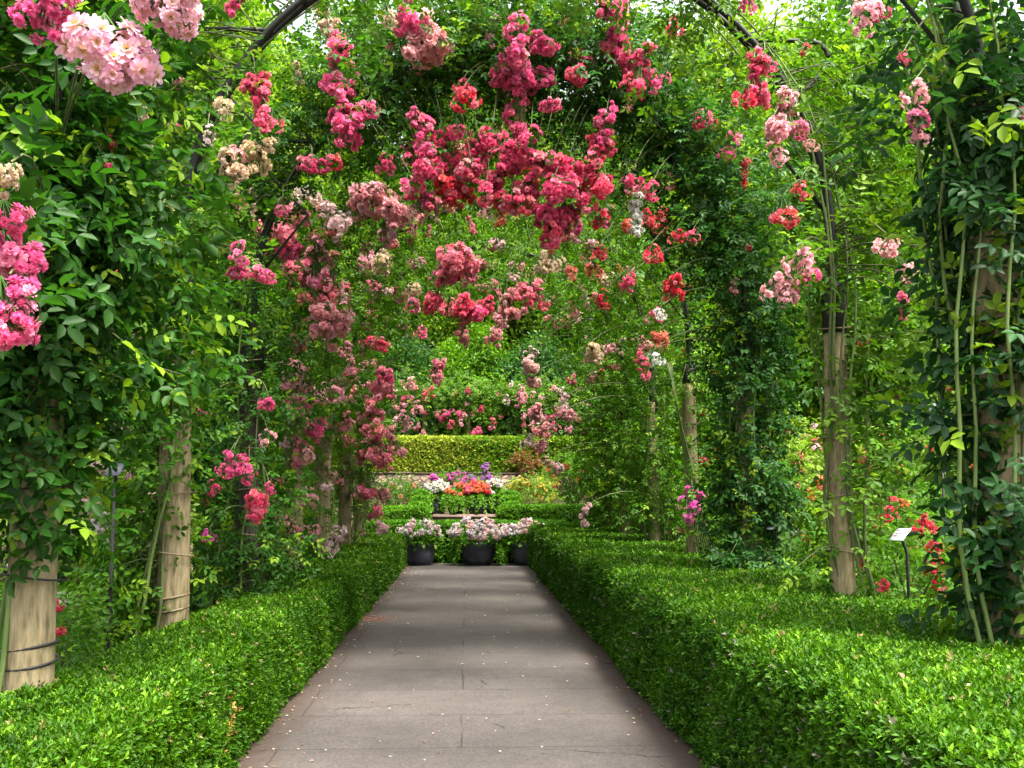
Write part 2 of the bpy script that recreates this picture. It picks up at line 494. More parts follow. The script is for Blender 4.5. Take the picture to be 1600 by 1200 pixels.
def short_hedge(lo, hi, label, dark, light, name='box_hedge', group='small clipped hedges by the steps', dens=700, size=.06, tiers=None, colf=None):
    root = tag(empty(name, ((lo[0] + hi[0]) / 2, (lo[1] + hi[1]) / 2, lo[2])), label, 'hedge', group)
    core = Geo(); g = Geo()
    for (a, b) in (tiers or [(lo, hi)]):
        add_box(core, tuple(np.array(a) + (.05, .05, 0)), tuple(np.array(b) - .05))
        P, N = box_surface(a, b, dens, 'top,x0,x1,y0', .03)
        add_sprigs(g, P, N, np.full(len(P), size), dark, light, per=5, p_new=.15, colf=colf)
    core.obj('branches', M['twig'], root)
    g.obj('foliage', M['box_leaf'], root)
    return root


BD, BL = (.03, .11, .004), (.10, .25, .008)
short_hedge((-2.6, 25.9, .2), (-1.04, 27.1, 1.15), 'bright green square hedge block left of the far garden steps', BD, BL)
short_hedge((.86, 25.9, .2), (3.3, 27.1, 1.19), 'bright green square hedge block right of the far garden steps', BD, BL)
for sx, nm in ((-1, 'left'), (1, 'right')):
    xa, xb = (-1.52, -1.14) if sx < 0 else (1.0, 1.42)
    T = [((xa, 27.3 + .7 * k, .5), (xb, 28.0 + .7 * k, 1.28 + .15 * k)) for k in range(3)]
    short_hedge((xa, 27.3, .5), (xb, 29.4, 1.6), 'stepped three-tier box hedge on the %s side of the second row of pots' % nm, BD, BL,
                name='stepped_hedge', group='stepped hedges', tiers=T)
short_hedge((-2.3, 23.05, 0), (2.3, 24.2, .86), 'low green hedge directly behind the front row of dark flower pots', (.02, .09, .005), (.07, .2, .01), dens=600)

# ------------------------------------------------------------------ steps, wall, upper hedge
root = tag(empty('garden_steps', (0, 27, 0)), 'shallow brown stone garden steps rising behind the front flower pots', 'steps')
for k in range(4):
    g = Geo(); z = .24 * (k + 1)
    add_box(g, (-.95, 25.6 + .8 * k, 0), (.84, 26.4 + .8 * k + .02, z - .05)); add_box(g, (-.97, 25.57 + .8 * k, z - .05), (.86, 26.4 + .8 * k, z))
    g.obj('step', M['stone_edge'], root)
g = Geo(); add_box(g, (-.97, 28.82, 0), (.86, 32, .985)); g.obj('landing', M['stone_edge'], root)

root = tag(empty('stone_wall', (0, 36, 1.4)), 'brown rubble stone retaining wall below the tall yellow green hedge', 'wall')
g = Geo(); add_box(g, (-11, 35.8, 1.0), (11, 36.3, 2.26)); g.obj('masonry', M['rubble'], root)
g = Geo()
for k in range(22): add_box(g, (-11 + k + .01, 35.78, 2.262), (-10.01 + k, 36.36, 2.31 + .012 * (k % 3)))
g.obj('shadow_coping', M['bark'], root)  # dark colour paints the shadow line below the overhanging hedge
def sunlit_gold(P, c):
    """sunlight painted into the leaf colour: yellow on the left, olive right, mixed between"""
    pr = np.clip((1.6 - P[:, 0] + .8 * np.sin(P[:, 0] * 2.3 + P[:, 2] * 3)) / 3.4, .06, .92)
    m = rng.random(len(P)) < pr
    c[m] = np.array((.30, .36, .04)) * rng.uniform(.6, 1.15, (m.sum(), 1))
    return c


short_hedge((-11, 36.35, 2.2), (11, 37.7, 3.5), 'tall clipped hedge above the stone wall, painted sunlit yellow at left and olive green at right', (.05, .14, .008), (.20, .31, .02), name='tall_hedge', group=None, dens=380, size=.11, colf=sunlit_gold)

# ------------------------------------------------------------------ blooms and flower clusters (shared meshes, colour from the object)
def bloom_geo(style, seed):
    r = np.random.default_rng(seed); g = Geo()
    if style == 'pom':
        rings = [(78, 4, .55), (55, 6, .8), (30, 7, .98), (4, 8, 1.04), (-25, 7, .95)]
    elif style == 'open':
        rings = [(48, 6, .7), (20, 8, 1.08), (2, 7, 1.1)]
    else:                                                     # loose double rose
        rings = [(70, 4, .5), (42, 5, .85), (10, 6, 1.1)]
    for (el, n, ln) in rings:
        for k in range(n):
            az = 2 * math.pi * (k + .5 * (el % 2)) / n + r.uniform(-.2, .2)
            e = R(el + r.uniform(-9, 9))
            d = np.array([math.cos(az) * math.cos(e), math.sin(az) * math.cos(e), math.sin(e)])
            s = np.array([-math.sin(az), math.cos(az), 0]); u = np.cross(d, s) * -1
            w = ln * math.pi / n * 1.05 * (.85 if el > 60 else 1); L = ln * r.uniform(.9, 1.08)
            b = d * .12
            V = [b, d * L * .6 + s * w * .62 + u * .02, d * L * .96 + s * w * .42 + u * .10, d * L * 1.0 + u * .03, d * L * .96 - s * w * .42 + u * .10, d * L * .6 - s * w * .62 + u * .02]
            val = r.uniform(.78, 1.12)
            if style == 'open':
                C = [(.25, .9, 1)] + [(.12 + .25 * r.random(), 0, val)] + [(.05, 0, val)] * 3 + [(.2, 0, val)]
                C[0] = (.0, .75, 1); C[1] = C[5] = (.45, .05, val)
            else:
                C = [(0, 0, val * .85)] + [(.05, 0, val)] + [(.16 * r.random(), 0, val)] * 3 + [(.05, 0, val)]
            g.add(np.array(V), [np.array([(0, 1, 2), (0, 2, 3), (0, 3, 4), (0, 4, 5)])], np.array(C))
    if style == 'open':
        for k in range(12):
            az = k * 2.4; rr = .05 + .16 * (k % 3) / 2
            p = np.array([math.cos(az) * rr, math.sin(az) * rr, .2])
            V = [p, p + (.06, 0, .1), p + (0, .06, .12), p + (-.04, -.04, .14)]
            g.add(np.array(V), [np.array([(0, 1, 2), (0, 2, 3), (0, 3, 1)])], np.array([(0, 1, 1)] * 4))
    return g


BLOOM = {(s, k): bloom_geo(s, 50 + k) for s in ('pom', 'open', 'loose') for k in range(3)}


def frame_from(d, r):
    d = d / np.linalg.norm(d); a = np.cross(d, [.3, .2, .9]); a /= np.linalg.norm(a); b = np.cross(d, a)
    t = r.uniform(0, 6.28)
    return np.stack([a * math.cos(t) + b * math.sin(t), -a * math.sin(t) + b * math.cos(t), d], 1)


def cluster_layout(kind, seed):
    """positions, facing and radius of each bloom in a lobed, uneven truss about 1 unit in radius"""
    r = np.random.default_rng(seed)
    n, nl, lob, br = {'dome': (34, 5, .55, .25), 'panicle': (36, 6, .42, .23), 'loose': (17, 4, .50, .29), 'open': (70, 9, .44, .235)}[kind]
    L = []
    for k in range(nl):
        if kind == 'panicle':
            t = 1.0 - 2.05 * k / (nl - 1); c = np.array([r.uniform(-.3, .3), r.uniform(-.3, .3), t])
        else:
            d = r.normal(size=3); d /= np.linalg.norm(d); c = d * np.array([.62, .62, .55]) * r.uniform(.7, 1.1)
        L.append((c, lob * r.uniform(.7, 1.15)))
    out = []; tries = 0
    while len(out) < n and tries < 6000:
        tries += 1
        c, R_ = L[r.integers(0, nl)]
        d = r.normal(size=3); d /= np.linalg.norm(d)
        p = c + d * R_ * r.uniform(.55, 1.0); o = p * (.6, .6, .35) + d * .6; o /= np.linalg.norm(o)
        q = br * r.choice([r.uniform(.8, 1.15), r.uniform(.5, .8)], p=[.8, .2])
        if any(np.linalg.norm(p - c2) < R2 * .5 for c2, R2 in L): continue
        if all(np.linalg.norm(p - u[0]) > .62 * (q + u[2]) for u in out): out.append((p, o, q, r.integers(0, 3)))
    return out


def stems_into(g, lay, mi=1):
    for (p, d, q, k) in lay:
        pts = np.array([(0, 0, .9), p * .45 + np.array([0, 0, .3]), p - d * q * .05])
        add_tube(g, pts, .022, 4, mi, np.array((.07, .16, .03)), cap=False)
        S = frame_from(d, np.random.default_rng(3))
        for a in range(5):
            t = a * 1.2566; dd = S @ np.array([math.cos(t) * .8, math.sin(t) * .8, -.25])
            P = (p - d * q * .1)[None]
            add_leaves(g, P, dd[None], d[None], q * .75, q * .28, np.array([(.07, .16, .03)]), 'diamond', mi)


CL = {}
for kind in ('dome', 'panicle', 'loose', 'open'):
    for v in range(5):
        lay = cluster_layout(kind, 11 * v + len(kind)); g = Geo(); r_ = np.random.default_rng(v + 90)
        st = {'dome': 'pom', 'panicle': 'pom', 'loose': 'loose', 'open': 'open'}[kind]
        for (p, d, q, k) in lay:
            b = BLOOM[(st, int(k))]; Mx = frame_from(d, r_) * q
            o_ = g.n
            jit = r_.uniform(.8, 1.12); fade = (r_.uniform(0, .22) if r_.random() < .35 else 0, .12 if r_.random() < .08 else 0, 0)
            for V_, C_ in zip(b.v, b.c): g.v.append((V_ @ Mx.T + p).astype(np.float32)); g.c.append(np.clip(C_ * np.array((1, 1, jit)) + np.array(fade), 0, 1.2).astype(np.float32))
            for f_, m_ in b.f: g.f.append((f_ + o_, m_))
            g.n += b.n
        stems_into(g, lay)
        CL[(kind, v)] = g.mesh('flower_cluster', [M['petal'], M['leaf']])
BL_ME = {k: b.mesh('bloom', M['petal']) for k, b in BLOOM.items()}
STEMS = {}

PC = {'H': (.94, .11, .32), 'h': (.92, .09, .21), 'P': (.94, .42, .46), 's': (.93, .47, .40), 'p': (.93, .63, .62), 'D': (.74, .045, .17), 'R': (.78, .015, .055),
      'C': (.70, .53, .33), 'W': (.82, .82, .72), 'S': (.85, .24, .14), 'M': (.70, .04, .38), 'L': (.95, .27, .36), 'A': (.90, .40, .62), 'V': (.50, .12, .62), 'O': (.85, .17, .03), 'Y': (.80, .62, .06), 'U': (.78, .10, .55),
      'w': (.92, .80, .83)}


def color_of(key):
    c = np.array(PC[key]) * rng.uniform(.9, 1.08) ; c = c * rng.uniform(.94, 1.06, 3)
    return (*np.clip(c, 0, .92), 1.0)


def flower(parent, p, rad, col, kind='dome', name='flower_cluster', sub=False):
    """one truss as a part; near trusses carry each bloom as a sub-part"""
    v = int(rng.integers(0, 5)); base = Vector(parent.location)
    rot = Euler((rng.uniform(-.35, .35), rng.uniform(-.35, .35), rng.uniform(0, 6.28)))
    if not sub:
        o = bpy.data.objects.new(name, CL[(kind, v)])
    else:
        lay = cluster_layout(kind, 11 * v + len(kind)); st = {'dome': 'pom', 'panicle': 'pom', 'loose': 'loose', 'open': 'open'}[kind]
        if (kind, v) not in STEMS:
            g = Geo(); stems_into(g, lay, 0); STEMS[(kind, v)] = g.mesh('flower_stalks', M['leaf'])
        o = bpy.data.objects.new(name, STEMS[(kind, v)])
    COL.objects.link(o); o.parent = parent; o.location = Vector(p) - base; o.rotation_euler = rot; o.scale = (rad,) * 3
    o.color = color_of(col)
    if sub:
        r_ = np.random.default_rng(v + 90)
        for (q, d, s, k) in lay:
            b = bpy.data.objects.new('bloom', BL_ME[(st, int(k))]); COL.objects.link(b); b.parent = o
            b.matrix_local = Matrix.LocRotScale(Vector(q), Matrix(frame_from(d, r_).tolist()).to_quaternion(), Vector((s, s, s)))
            c = np.array(o.color[:3]) * r_.uniform(.86, 1.08); c = c + (np.array((.92, .8, .82)) - c) * (r_.uniform(.1, .5) if r_.random() < .4 else 0); b.color = (*np.clip(c, 0, .92), 1)
    return o


# ------------------------------------------------------------------ rose arches
XL, XR, SPRING = -2.11, 2.78, 3.50
XC, RAD = (XL + XR) / 2, (XR - XL) / 2
ARCH_Y = [5.05, 7.35, 9.8, 12.3, 14.85, 17.4, 20.0]
ORD = ['nearest', 'second', 'third', 'fourth', 'fifth', 'sixth', 'farthest']
WOOD_TOP = 2.95


def arch_point(side, s, y):
    """s metres along the arch from the foot of one post up to the crown"""
    x0 = XL if side < 0 else XR
    if s <= SPRING: return np.array([x0, y, s])
    a = (s - SPRING) / RAD
    return np.array([XC + side * RAD * math.cos(a), y, SPRING + RAD * math.sin(a)])


def make_arch(i, y):
    dark = 'dark wooden' if i == 2 else 'pale wooden'
    root = tag(empty('rose_arch', (XC, y, 0)), '%s garden arch from the camera, black iron hoop on two posts over the path' % ORD[i] if i else
               'nearest garden arch, its thick wooden posts close to the left and right picture edges', 'arch', 'rose arches over the path')
    for side in (-1, 1):
        x = XL if side < 0 else XR
        r0 = .115 if side < 0 else (.09 if i else .125)
        g = Geo(); zz = np.linspace(0, WOOD_TOP, 18); th = rng.uniform(0, 6.28)
        pts = np.stack([x + .012 * np.sin(zz * 1.7 + th), y + .012 * np.cos(zz * 1.3 + th), zz], 1)
        add_tube(g, pts, r0 * (1 - .06 * zz / WOOD_TOP) * (1 + .012 * np.sin(zz * 9)), 18)
        post = g.obj('post', M['dark_wood'] if (i == 2 and side < 0) else M['wood'], root, smooth=True)  # left post of the third arch takes the darker wood
        for z in [.78, .86] + list(np.arange(1.15, 2.9, .42) + rng.uniform(-.06, .06)):
            gt = Geo(); t = np.linspace(0, 2 * np.pi, 20); rr = r0 + (.006 if z < .95 else .03)
            add_tube(gt, np.stack([x + rr * np.cos(t), y + rr * np.sin(t), z + .02 * np.sin(t + z * 9)], 1), .006 if z > .95 else .008, 5, cap=False)
            gt.obj('wire_tie', M['iron'] if i == 0 else M['wire'], post, loc=Vector((0, 0, 0)))
    # iron: two parallel flat rods from the post tops round the half circle, with spacers
    g = Geo()
    for dy, dr in ((-.05, 0), (.05, 0)):
        pts = [(XL, y + dy, 2.5), (XL, y + dy, 3.0)] + [tuple(arch_point(-1, s, y + dy)) for s in np.linspace(SPRING, SPRING + RAD * math.pi / 2, 22)]
        pts += [tuple(arch_point(1, s, y + dy)) for s in np.linspace(SPRING + RAD * math.pi / 2, SPRING, 22)][1:] + [(XR, y + dy, 3.0), (XR, y + dy, 2.5)]
        add_tube(g, pts, .027, 8)
    for side in (-1, 1):
        for s in np.linspace(SPRING, SPRING + RAD * 1.5, 8):
            p = arch_point(side, s, y); add_tube(g, [p + (0, -.07, 0), p + (0, .07, 0)], .02, 6)
    g.obj('hoop', M['iron'], root, smooth=True)
    for side in (-1, 1):
        g = Geo(); x = XL if side < 0 else XR; r0 = (.115 if side < 0 else .09) * 1.0
        add_tube(g, [(x, y, 2.80), (x, y, 3.12), (x, y, 3.18), (x, y, 3.2)], [r0, r0, r0 * .8, .03], 16)
        g.obj('sleeve', M['iron'], root, smooth=True)
    for side in (-1, 1):                                     # outer bracket: a level bar ending in a hook
        g = Geo(); p = arch_point(side, SPRING + RAD * .72, y)
        bar = [p, p + (side * .25, 0, .01), p + (side * .5, 0, .0)]
        hook = [p + (side * (.5 + .14 * math.sin(t)), 0, -.14 + .14 * math.cos(t)) for t in np.linspace(.1, 2.6, 9)]
        add_tube(g, np.array(bar + hook), .019, 7)
        add_tube(g, [hook[-1], np.array((p[0] + side * .1, y, p[2] - .75)), arch_point(side, SPRING + .2, y)], .014, 6)
        g.obj('bracket', M['iron'], root, smooth=True)
    return root


for i, y in enumerate(ARCH_Y): make_arch(i, y)

# ------------------------------------------------------------------ climbing roses
# flowers seen in the photograph: (px, py, radius px, colour, kind), listed under the rose that bears them with the depth they hang at
FL = {
 (0, -1): [(3.1, [(165, 95, 72, 'A', 'open'), (22, 405, 46, 'H', 'dome'), (12, 475, 46, 'H', 'dome'), (0, 350, 42, 'H', 'dome'), (8, 522, 34, 'H', 'dome'),
                  (15, 280, 24, 'C', 'dome'), (70, 8, 46, 'H', 'dome'), (265, 6, 54, 'A', 'open')]),
           (4.9, [(165, 263, 11, 'D', 'loose'), (170, 228, 10, 'R', 'loose'), (222, 180, 9, 'P', 'loose')])],
 (1, -1): [(7.1, [(398, 128, 20, 'h', 'dome'), (405, 160, 24, 'h', 'panicle'), (420, 187, 18, 'h', 'loose'), (408, 240, 25, 'C', 'dome'), (358, 262, 24, 'C', 'dome'), (366, 248, 15, 'P', 'loose'),
                  (372, 398, 17, 'H', 'loose'), (408, 433, 17, 'H', 'dome'), (372, 428, 14, 'H', 'dome'), (183, 432, 9, 'R', 'loose'), (206, 525, 11, 'M', 'loose'), (232, 235, 9, 'P', 'loose'), (355, 170, 18, 'C', 'loose')])],
 (2, -1): [(9.3, [(365, 722, 17, 'H', 'dome'), (388, 742, 14, 'H', 'loose'), (352, 735, 12, 'H', 'loose'), (398, 785, 21, 'h', 'dome'), (420, 765, 10, 'H', 'loose'), (332, 765, 11, 'D', 'loose'), (418, 686, 11, 'P', 'loose'), (420, 635, 12, 'H', 'dome'), (318, 640, 10, 'H', 'loose'), (327, 838, 10, 'M', 'loose')]),
           (9.4, [(532, 105, 32, 'H', 'panicle'), (548, 200, 26, 'H', 'dome'), (540, 182, 22, 'H', 'dome'), (575, 165, 17, 'H', 'loose'), (655, 65, 38, 'P', 'dome'), (640, 40, 24, 'H', 'dome'), (600, 22, 20, 'C', 'loose'), (505, 20, 20, 'C', 'panicle'), (658, 215, 24, 'H', 'panicle'), (672, 238, 18, 'H', 'dome'),
                  (488, 262, 22, 'D', 'dome'), (515, 248, 16, 'R', 'loose'), (640, 245, 20, 'D', 'loose'), (690, 215, 24, 'D', 'dome'), (722, 205, 22, 'D', 'loose'), (745, 228, 24, 'D', 'dome'), (700, 252, 26, 'D', 'dome'), (735, 265, 22, 'D', 'dome'), (660, 268, 26, 'D', 'dome'), (693, 292, 22, 'R', 'dome'), (722, 298, 20, 'R', 'dome'), (640, 292, 22, 'D', 'loose'), (668, 318, 22, 'D', 'dome'), (722, 262, 15, 'P', 'dome'), (606, 258, 18, 'D', 'loose'), (655, 330, 15, 'P', 'loose')])],
 (2, 1): [(9.4, [(812, 58, 26, 'H', 'panicle'), (797, 108, 28, 'H', 'dome'), (825, 128, 28, 'H', 'dome'), (812, 165, 26, 'H', 'panicle'), (782, 128, 18, 'H', 'dome'), (845, 72, 20, 'H', 'dome'), (860, 168, 15, 'H', 'dome'), (725, 158, 20, 'R', 'loose'), (722, 140, 14, 'h', 'loose'), (905, 122, 17, 'h', 'dome'),
                 (955, 20, 26, 'H', 'dome'), (965, 48, 32, 'H', 'panicle'), (975, 80, 22, 'H', 'panicle'), (998, 105, 24, 'h', 'panicle'), (1028, 122, 15, 'H', 'loose'), (980, 138, 11, 'h', 'loose'), (948, 200, 22, 'H', 'panicle'), (940, 225, 20, 'h', 'dome'), (928, 248, 15, 'h', 'loose'), (1100, 186, 17, 'h', 'loose'), (1142, 230, 19, 'H', 'loose'), (1052, 42, 14, 'h', 'dome'),
                 (790, 250, 28, 'D', 'dome'), (830, 228, 24, 'D', 'loose'), (850, 262, 32, 'D', 'dome'), (890, 272, 32, 'D', 'dome'), (925, 290, 26, 'h', 'dome'), (868, 302, 32, 'D', 'dome'), (830, 300, 26, 'D', 'dome'), (800, 322, 26, 'h', 'dome'), (845, 340, 28, 'D', 'dome'), (882, 336, 26, 'D', 'dome'), (858, 366, 20, 'h', 'dome'), (912, 320, 20, 'h', 'loose'), (778, 288, 22, 'D', 'dome'), (770, 215, 22, 'D', 'loose'), (990, 285, 20, 'D', 'loose'), (1020, 300, 16, 'D', 'loose'), (760, 305, 20, 'D', 'loose')]),
          (9.5, [(1018, 398, 15, 'R', 'loose'), (1050, 448, 18, 'R', 'dome'), (1035, 489, 11, 'W', 'loose'), (1030, 557, 15, 'W', 'loose'), (1003, 572, 13, 'h', 'panicle'), (996, 335, 18, 'W', 'panicle'), (1011, 342, 12, 'R', 'loose'), (985, 440, 15, 'D', 'dome'), (938, 345, 14, 'R', 'loose'), (1057, 370, 11, 'R', 'loose'), (1082, 372, 10, 'h', 'loose')])],
 (1, 1): [(6.9, [(1178, 122, 26, 'h', 'panicle'), (1165, 152, 18, 'R', 'loose'), (1196, 104, 16, 'h', 'loose'), (1228, 180, 28, 'P', 'panicle'), (1208, 205, 20, 'P', 'dome'), (1212, 245, 17, 'P', 'loose'), (1244, 195, 18, 'H', 'loose'), (1225, 330, 22, 'R', 'loose'), (1250, 300, 13, 'R', 'loose'), (1250, 412, 22, 'P', 'loose'), (1210, 450, 20, 'P', 'loose'), (1238, 440, 22, 'H', 'loose'), (1228, 465, 15, 'P', 'loose'), (1265, 430, 14, 'H', 'loose'), (1385, 385, 18, 'P', 'loose'), (1408, 420, 20, 'P', 'loose'), (1410, 478, 12, 'H', 'panicle')])],
 (0, 1): [(4.6, [(1430, 148, 20, 'P', 'loose'), (1422, 182, 22, 'H', 'loose'), (1438, 210, 14, 'P', 'loose'), (1352, 28, 26, 'P', 'loose'), (1372, 18, 18, 'D', 'loose'), (1412, 92, 10, 'h', 'loose'), (1596, 178, 8, 'h', 'loose')])],
 (3, -1): [(11.9, [(430, 365, 28, 'H', 'dome'), (410, 352, 16, 'H', 'loose'), (465, 338, 22, 'P', 'dome'), (485, 300, 18, 'p', 'loose'), (455, 398, 22, 'h', 'dome'), (490, 430, 26, 'h', 'loose'), (468, 425, 22, 'H', 'dome'), (500, 462, 26, 'H', 'dome'), (515, 440, 20, 'P', 'loose'), (515, 512, 27, 'P', 'dome'), (505, 490, 18, 'P', 'dome'), (538, 492, 14, 'P', 'loose'), (500, 398, 18, 'P', 'loose'), (520, 345, 24, 'p', 'dome'), (570, 303, 20, 'P', 'dome'), (582, 325, 30, 'P', 'dome'), (612, 338, 22, 'P', 'dome'), (600, 362, 17, 'P', 'loose'), (460, 588, 20, 'P', 'loose'), (465, 630, 18, 'H', 'dome'), (445, 575, 12, 'P', 'loose'), (475, 710, 15, 'P', 'loose'), (478, 780, 18, 'P', 'dome'), (445, 825, 17, 'P', 'dome')])],
 (4, -1): [(14.4, [(510, 620, 20, 'P', 'dome'), (500, 668, 17, 'P', 'dome'), (545, 560, 14, 'P', 'panicle'), (598, 418, 18, 'C', 'dome'), (570, 400, 14, 'P', 'loose'), (650, 450, 14, 'C', 'loose'), (520, 858, 19, 'p', 'panicle'), (490, 830, 14, 'P', 'loose'), (590, 540, 14, 'D', 'dome'), (600, 590, 16, 'h', 'dome'), (595, 606, 14, 'H', 'dome'), (700, 415, 26, 'H', 'dome'), (720, 400, 22, 'H', 'dome'), (697, 435, 20, 'h', 'dome'), (730, 420, 18, 'H', 'dome'), (680, 470, 17, 'D', 'dome'), (640, 470, 14, 'h', 'loose')])],
 (5, -1): [(17.0, [(575, 650, 16, 'H', 'panicle'), (588, 668, 16, 'H', 'panicle'), (585, 690, 20, 'H', 'panicle'), (605, 715, 15, 'H', 'dome'), (615, 690, 14, 'P', 'panicle'), (630, 660, 12, 'P', 'loose'), (548, 690, 8, 'H', 'dome'), (545, 662, 8, 'H', 'dome'), (575, 768, 13, 'H', 'dome'), (590, 800, 12, 'H', 'dome'), (560, 770, 9, 'P', 'loose'), (595, 772, 11, 'P', 'dome'), (595, 825, 10, 'p', 'dome'), (720, 480, 18, 'D', 'dome'), (735, 490, 18, 'h', 'dome'), (722, 508, 17, 'P', 'panicle'), (700, 480, 14, 'D', 'loose'), (600, 610, 16, 'H', 'dome'), (585, 540, 14, 'H', 'dome')])],
 (3, 1): [(12.0, [(1082, 785, 18, 'M', 'loose'), (1072, 805, 10, 'M', 'loose'), (862, 410, 18, 'C', 'loose'), (895, 425, 12, 'S', 'loose'), (930, 420, 13, 'S', 'loose'), (940, 396, 11, 'R', 'loose'), (945, 470, 12, 'R', 'loose')])],
 (4, 1): [(14.5, [(925, 550, 15, 'C', 'dome'), (830, 455, 18, 'H', 'dome'), (812, 462, 16, 'H', 'dome'), (790, 482, 18, 'P', 'dome'), (915, 805, 11, 'p', 'panicle'), (880, 632, 11, 'p', 'panicle'), (888, 650, 11, 'P', 'dome'), (845, 470, 14, 'D', 'loose')])],
 (5, 1): [(17.1, [(775, 525, 14, 'P', 'dome'), (785, 495, 14, 'P', 'dome'), (765, 480, 14, 'D', 'dome'), (828, 572, 13, 'p', 'dome'), (832, 600, 12, 'P', 'dome'), (848, 675, 13, 'P', 'dome'), (848, 700, 12, 'P', 'dome'), (872, 728, 9, 'p', 'dome'), (854, 724, 9, 'C', 'dome'), (830, 555, 10, 'p', 'loose')])],
 (6, -1): [(19.6, [(680, 580, 12, 'H', 'panicle'), (690, 570, 10, 'H', 'dome'), (640, 600, 10, 'P', 'loose'), (650, 640, 9, 'P', 'loose'), (660, 520, 10, 'h', 'loose')])],
 (6, 1): [(19.7, [(835, 640, 11, 'P', 'dome'), (840, 655, 10, 'p', 'dome'), (815, 620, 9, 'P', 'loose'), (825, 690, 10, 'p', 'loose')])],
}

# foliage along each rose: (s0, s1, leaves per metre, spread, sideways offset)
FO = {
 (0, -1): [(1.35, 2.3, 520, .13, -.08), (2.2, 3.5, 1700, .27, -.02), (3.5, 4.6, 700, .26, -.22), (5.0, 7.2, 260, .33, 0)],
 (1, -1): [(.35, 1.3, 620, .15, -.25), (1.3, 2.4, 420, .12, -.17), (2.2, 3.8, 1150, .2, -.18), (3.4, 5.6, 620, .26, -.62), (5.6, 7.2, 400, .34, .0)],
 (2, -1): [(.5, 1.5, 900, .22, .10), (1.5, 2.2, 260, .2, -.05), (2.2, 3.6, 800, .22, -.05), (3.6, 5.3, 900, .26, -.42), (5.3, 7.35, 1750, .36, 0)],
 (3, -1): [(.7, 2.4, 170, .17, -.24), (2.4, 3.6, 560, .26, 0), (3.6, 7.35, 750, .36, 0)],
 (4, -1): [(.8, 2.3, 140, .16, -.24), (2.3, 3.6, 560, .28, 0), (3.6, 7.35, 700, .4, 0)],
 (5, -1): [(.9, 2.3, 170, .17, -.22), (2.3, 3.6, 560, .3, 0), (3.6, 7.35, 600, .4, 0)],
 (6, -1): [(.9, 2.3, 260, .22, -.1), (2.3, 3.6, 560, .34, 0), (3.6, 7.35, 550, .42, 0)],
 (0, 1): [(.72, 1.3, 560, .13, .0), (1.3, 3.6, 560, .13, .02), (3.3, 4.8, 500, .26, .15), (5.4, 7.2, 260, .3, 0)],
 (1, 1): [(1.4, 3.6, 170, .13, .06), (.9, 2.0, 200, .24, .3), (2.0, 3.4, 300, .32, .42), (3.3, 5.4, 560, .32, .66), (5.6, 7.2, 500, .34, 0)],
 (2, 1): [(.85, 3.6, 1150, .16, .05), (3.4, 5.3, 1700, .30, 0), (5.3, 7.35, 1650, .36, 0)],
 (3, 1): [(.85, 1.4, 240, .15, .16), (2.3, 3.6, 420, .28, .1), (3.6, 7.35, 700, .36, 0)],
 (4, 1): [(1.25, 2.0, 700, .22, 0), (2.0, 3.6, 770, .26, 0), (3.6, 7.35, 650, .38, 0)],
 (5, 1): [(1.25, 2.0, 750, .24, 0), (2.0, 3.6, 770, .28, 0), (3.6, 7.35, 600, .4, 0)],
 (6, 1): [(.9, 3.6, 1200, .30, 0), (3.6, 7.35, 500, .42, 0)],
}
RGREEN = {
 (0, -1): ((.009, .045, .005), (.036, .118, .010)), (1, -1): ((.022, .085, .006), (.095, .22, .012)), (1, 1): ((.025, .085, .006), (.12, .24, .012)), (2, -1): ((.014, .06, .008), (.06, .17, .016)),
 (0, 1): ((.008, .036, .009), (.030, .092, .022)), (2, 1): ((.012, .052, .010), (.048, .14, .024)),
}
RL = {
 (0, -1): 'climbing rose with large pale pink open blooms and big leaves on the nearest left post',
 (0, 1): 'dark leaved climbing rose with thick green canes on the nearest right post',
 (1, -1): 'climbing rose with cream and pink trusses leaning on the second left post',
 (1, 1): 'sparse climbing rose with bare tied canes on the pale second right post',
 (2, -1): 'climbing rose with crimson trusses covering the left half of the third arch',
 (2, 1): 'bushy climbing rose with deep pink hanging trusses on the right half of the third arch',
 (3, -1): 'climbing rose heavy with mixed pink trusses on the fourth left post',
 (3, 1): 'climbing rose with fanned bare canes and one magenta truss on the fourth right post',
 (4, -1): 'climbing rose with soft pink trusses on the fifth left post',
 (4, 1): 'green climbing rose with few faded blooms on the fifth right post',
 (5, -1): 'climbing rose with bright hot pink trusses low on the sixth left post',
 (5, 1): 'climbing rose with small pale pink trusses on the sixth right post',
 (6, -1): 'climbing rose on the farthest left post next to the left flower pot',
 (6, 1): 'leafy climbing rose on the farthest right post next to the right flower pot',
}
NEAR_LEAF = {0: .082, 1: .066, 2: .062}


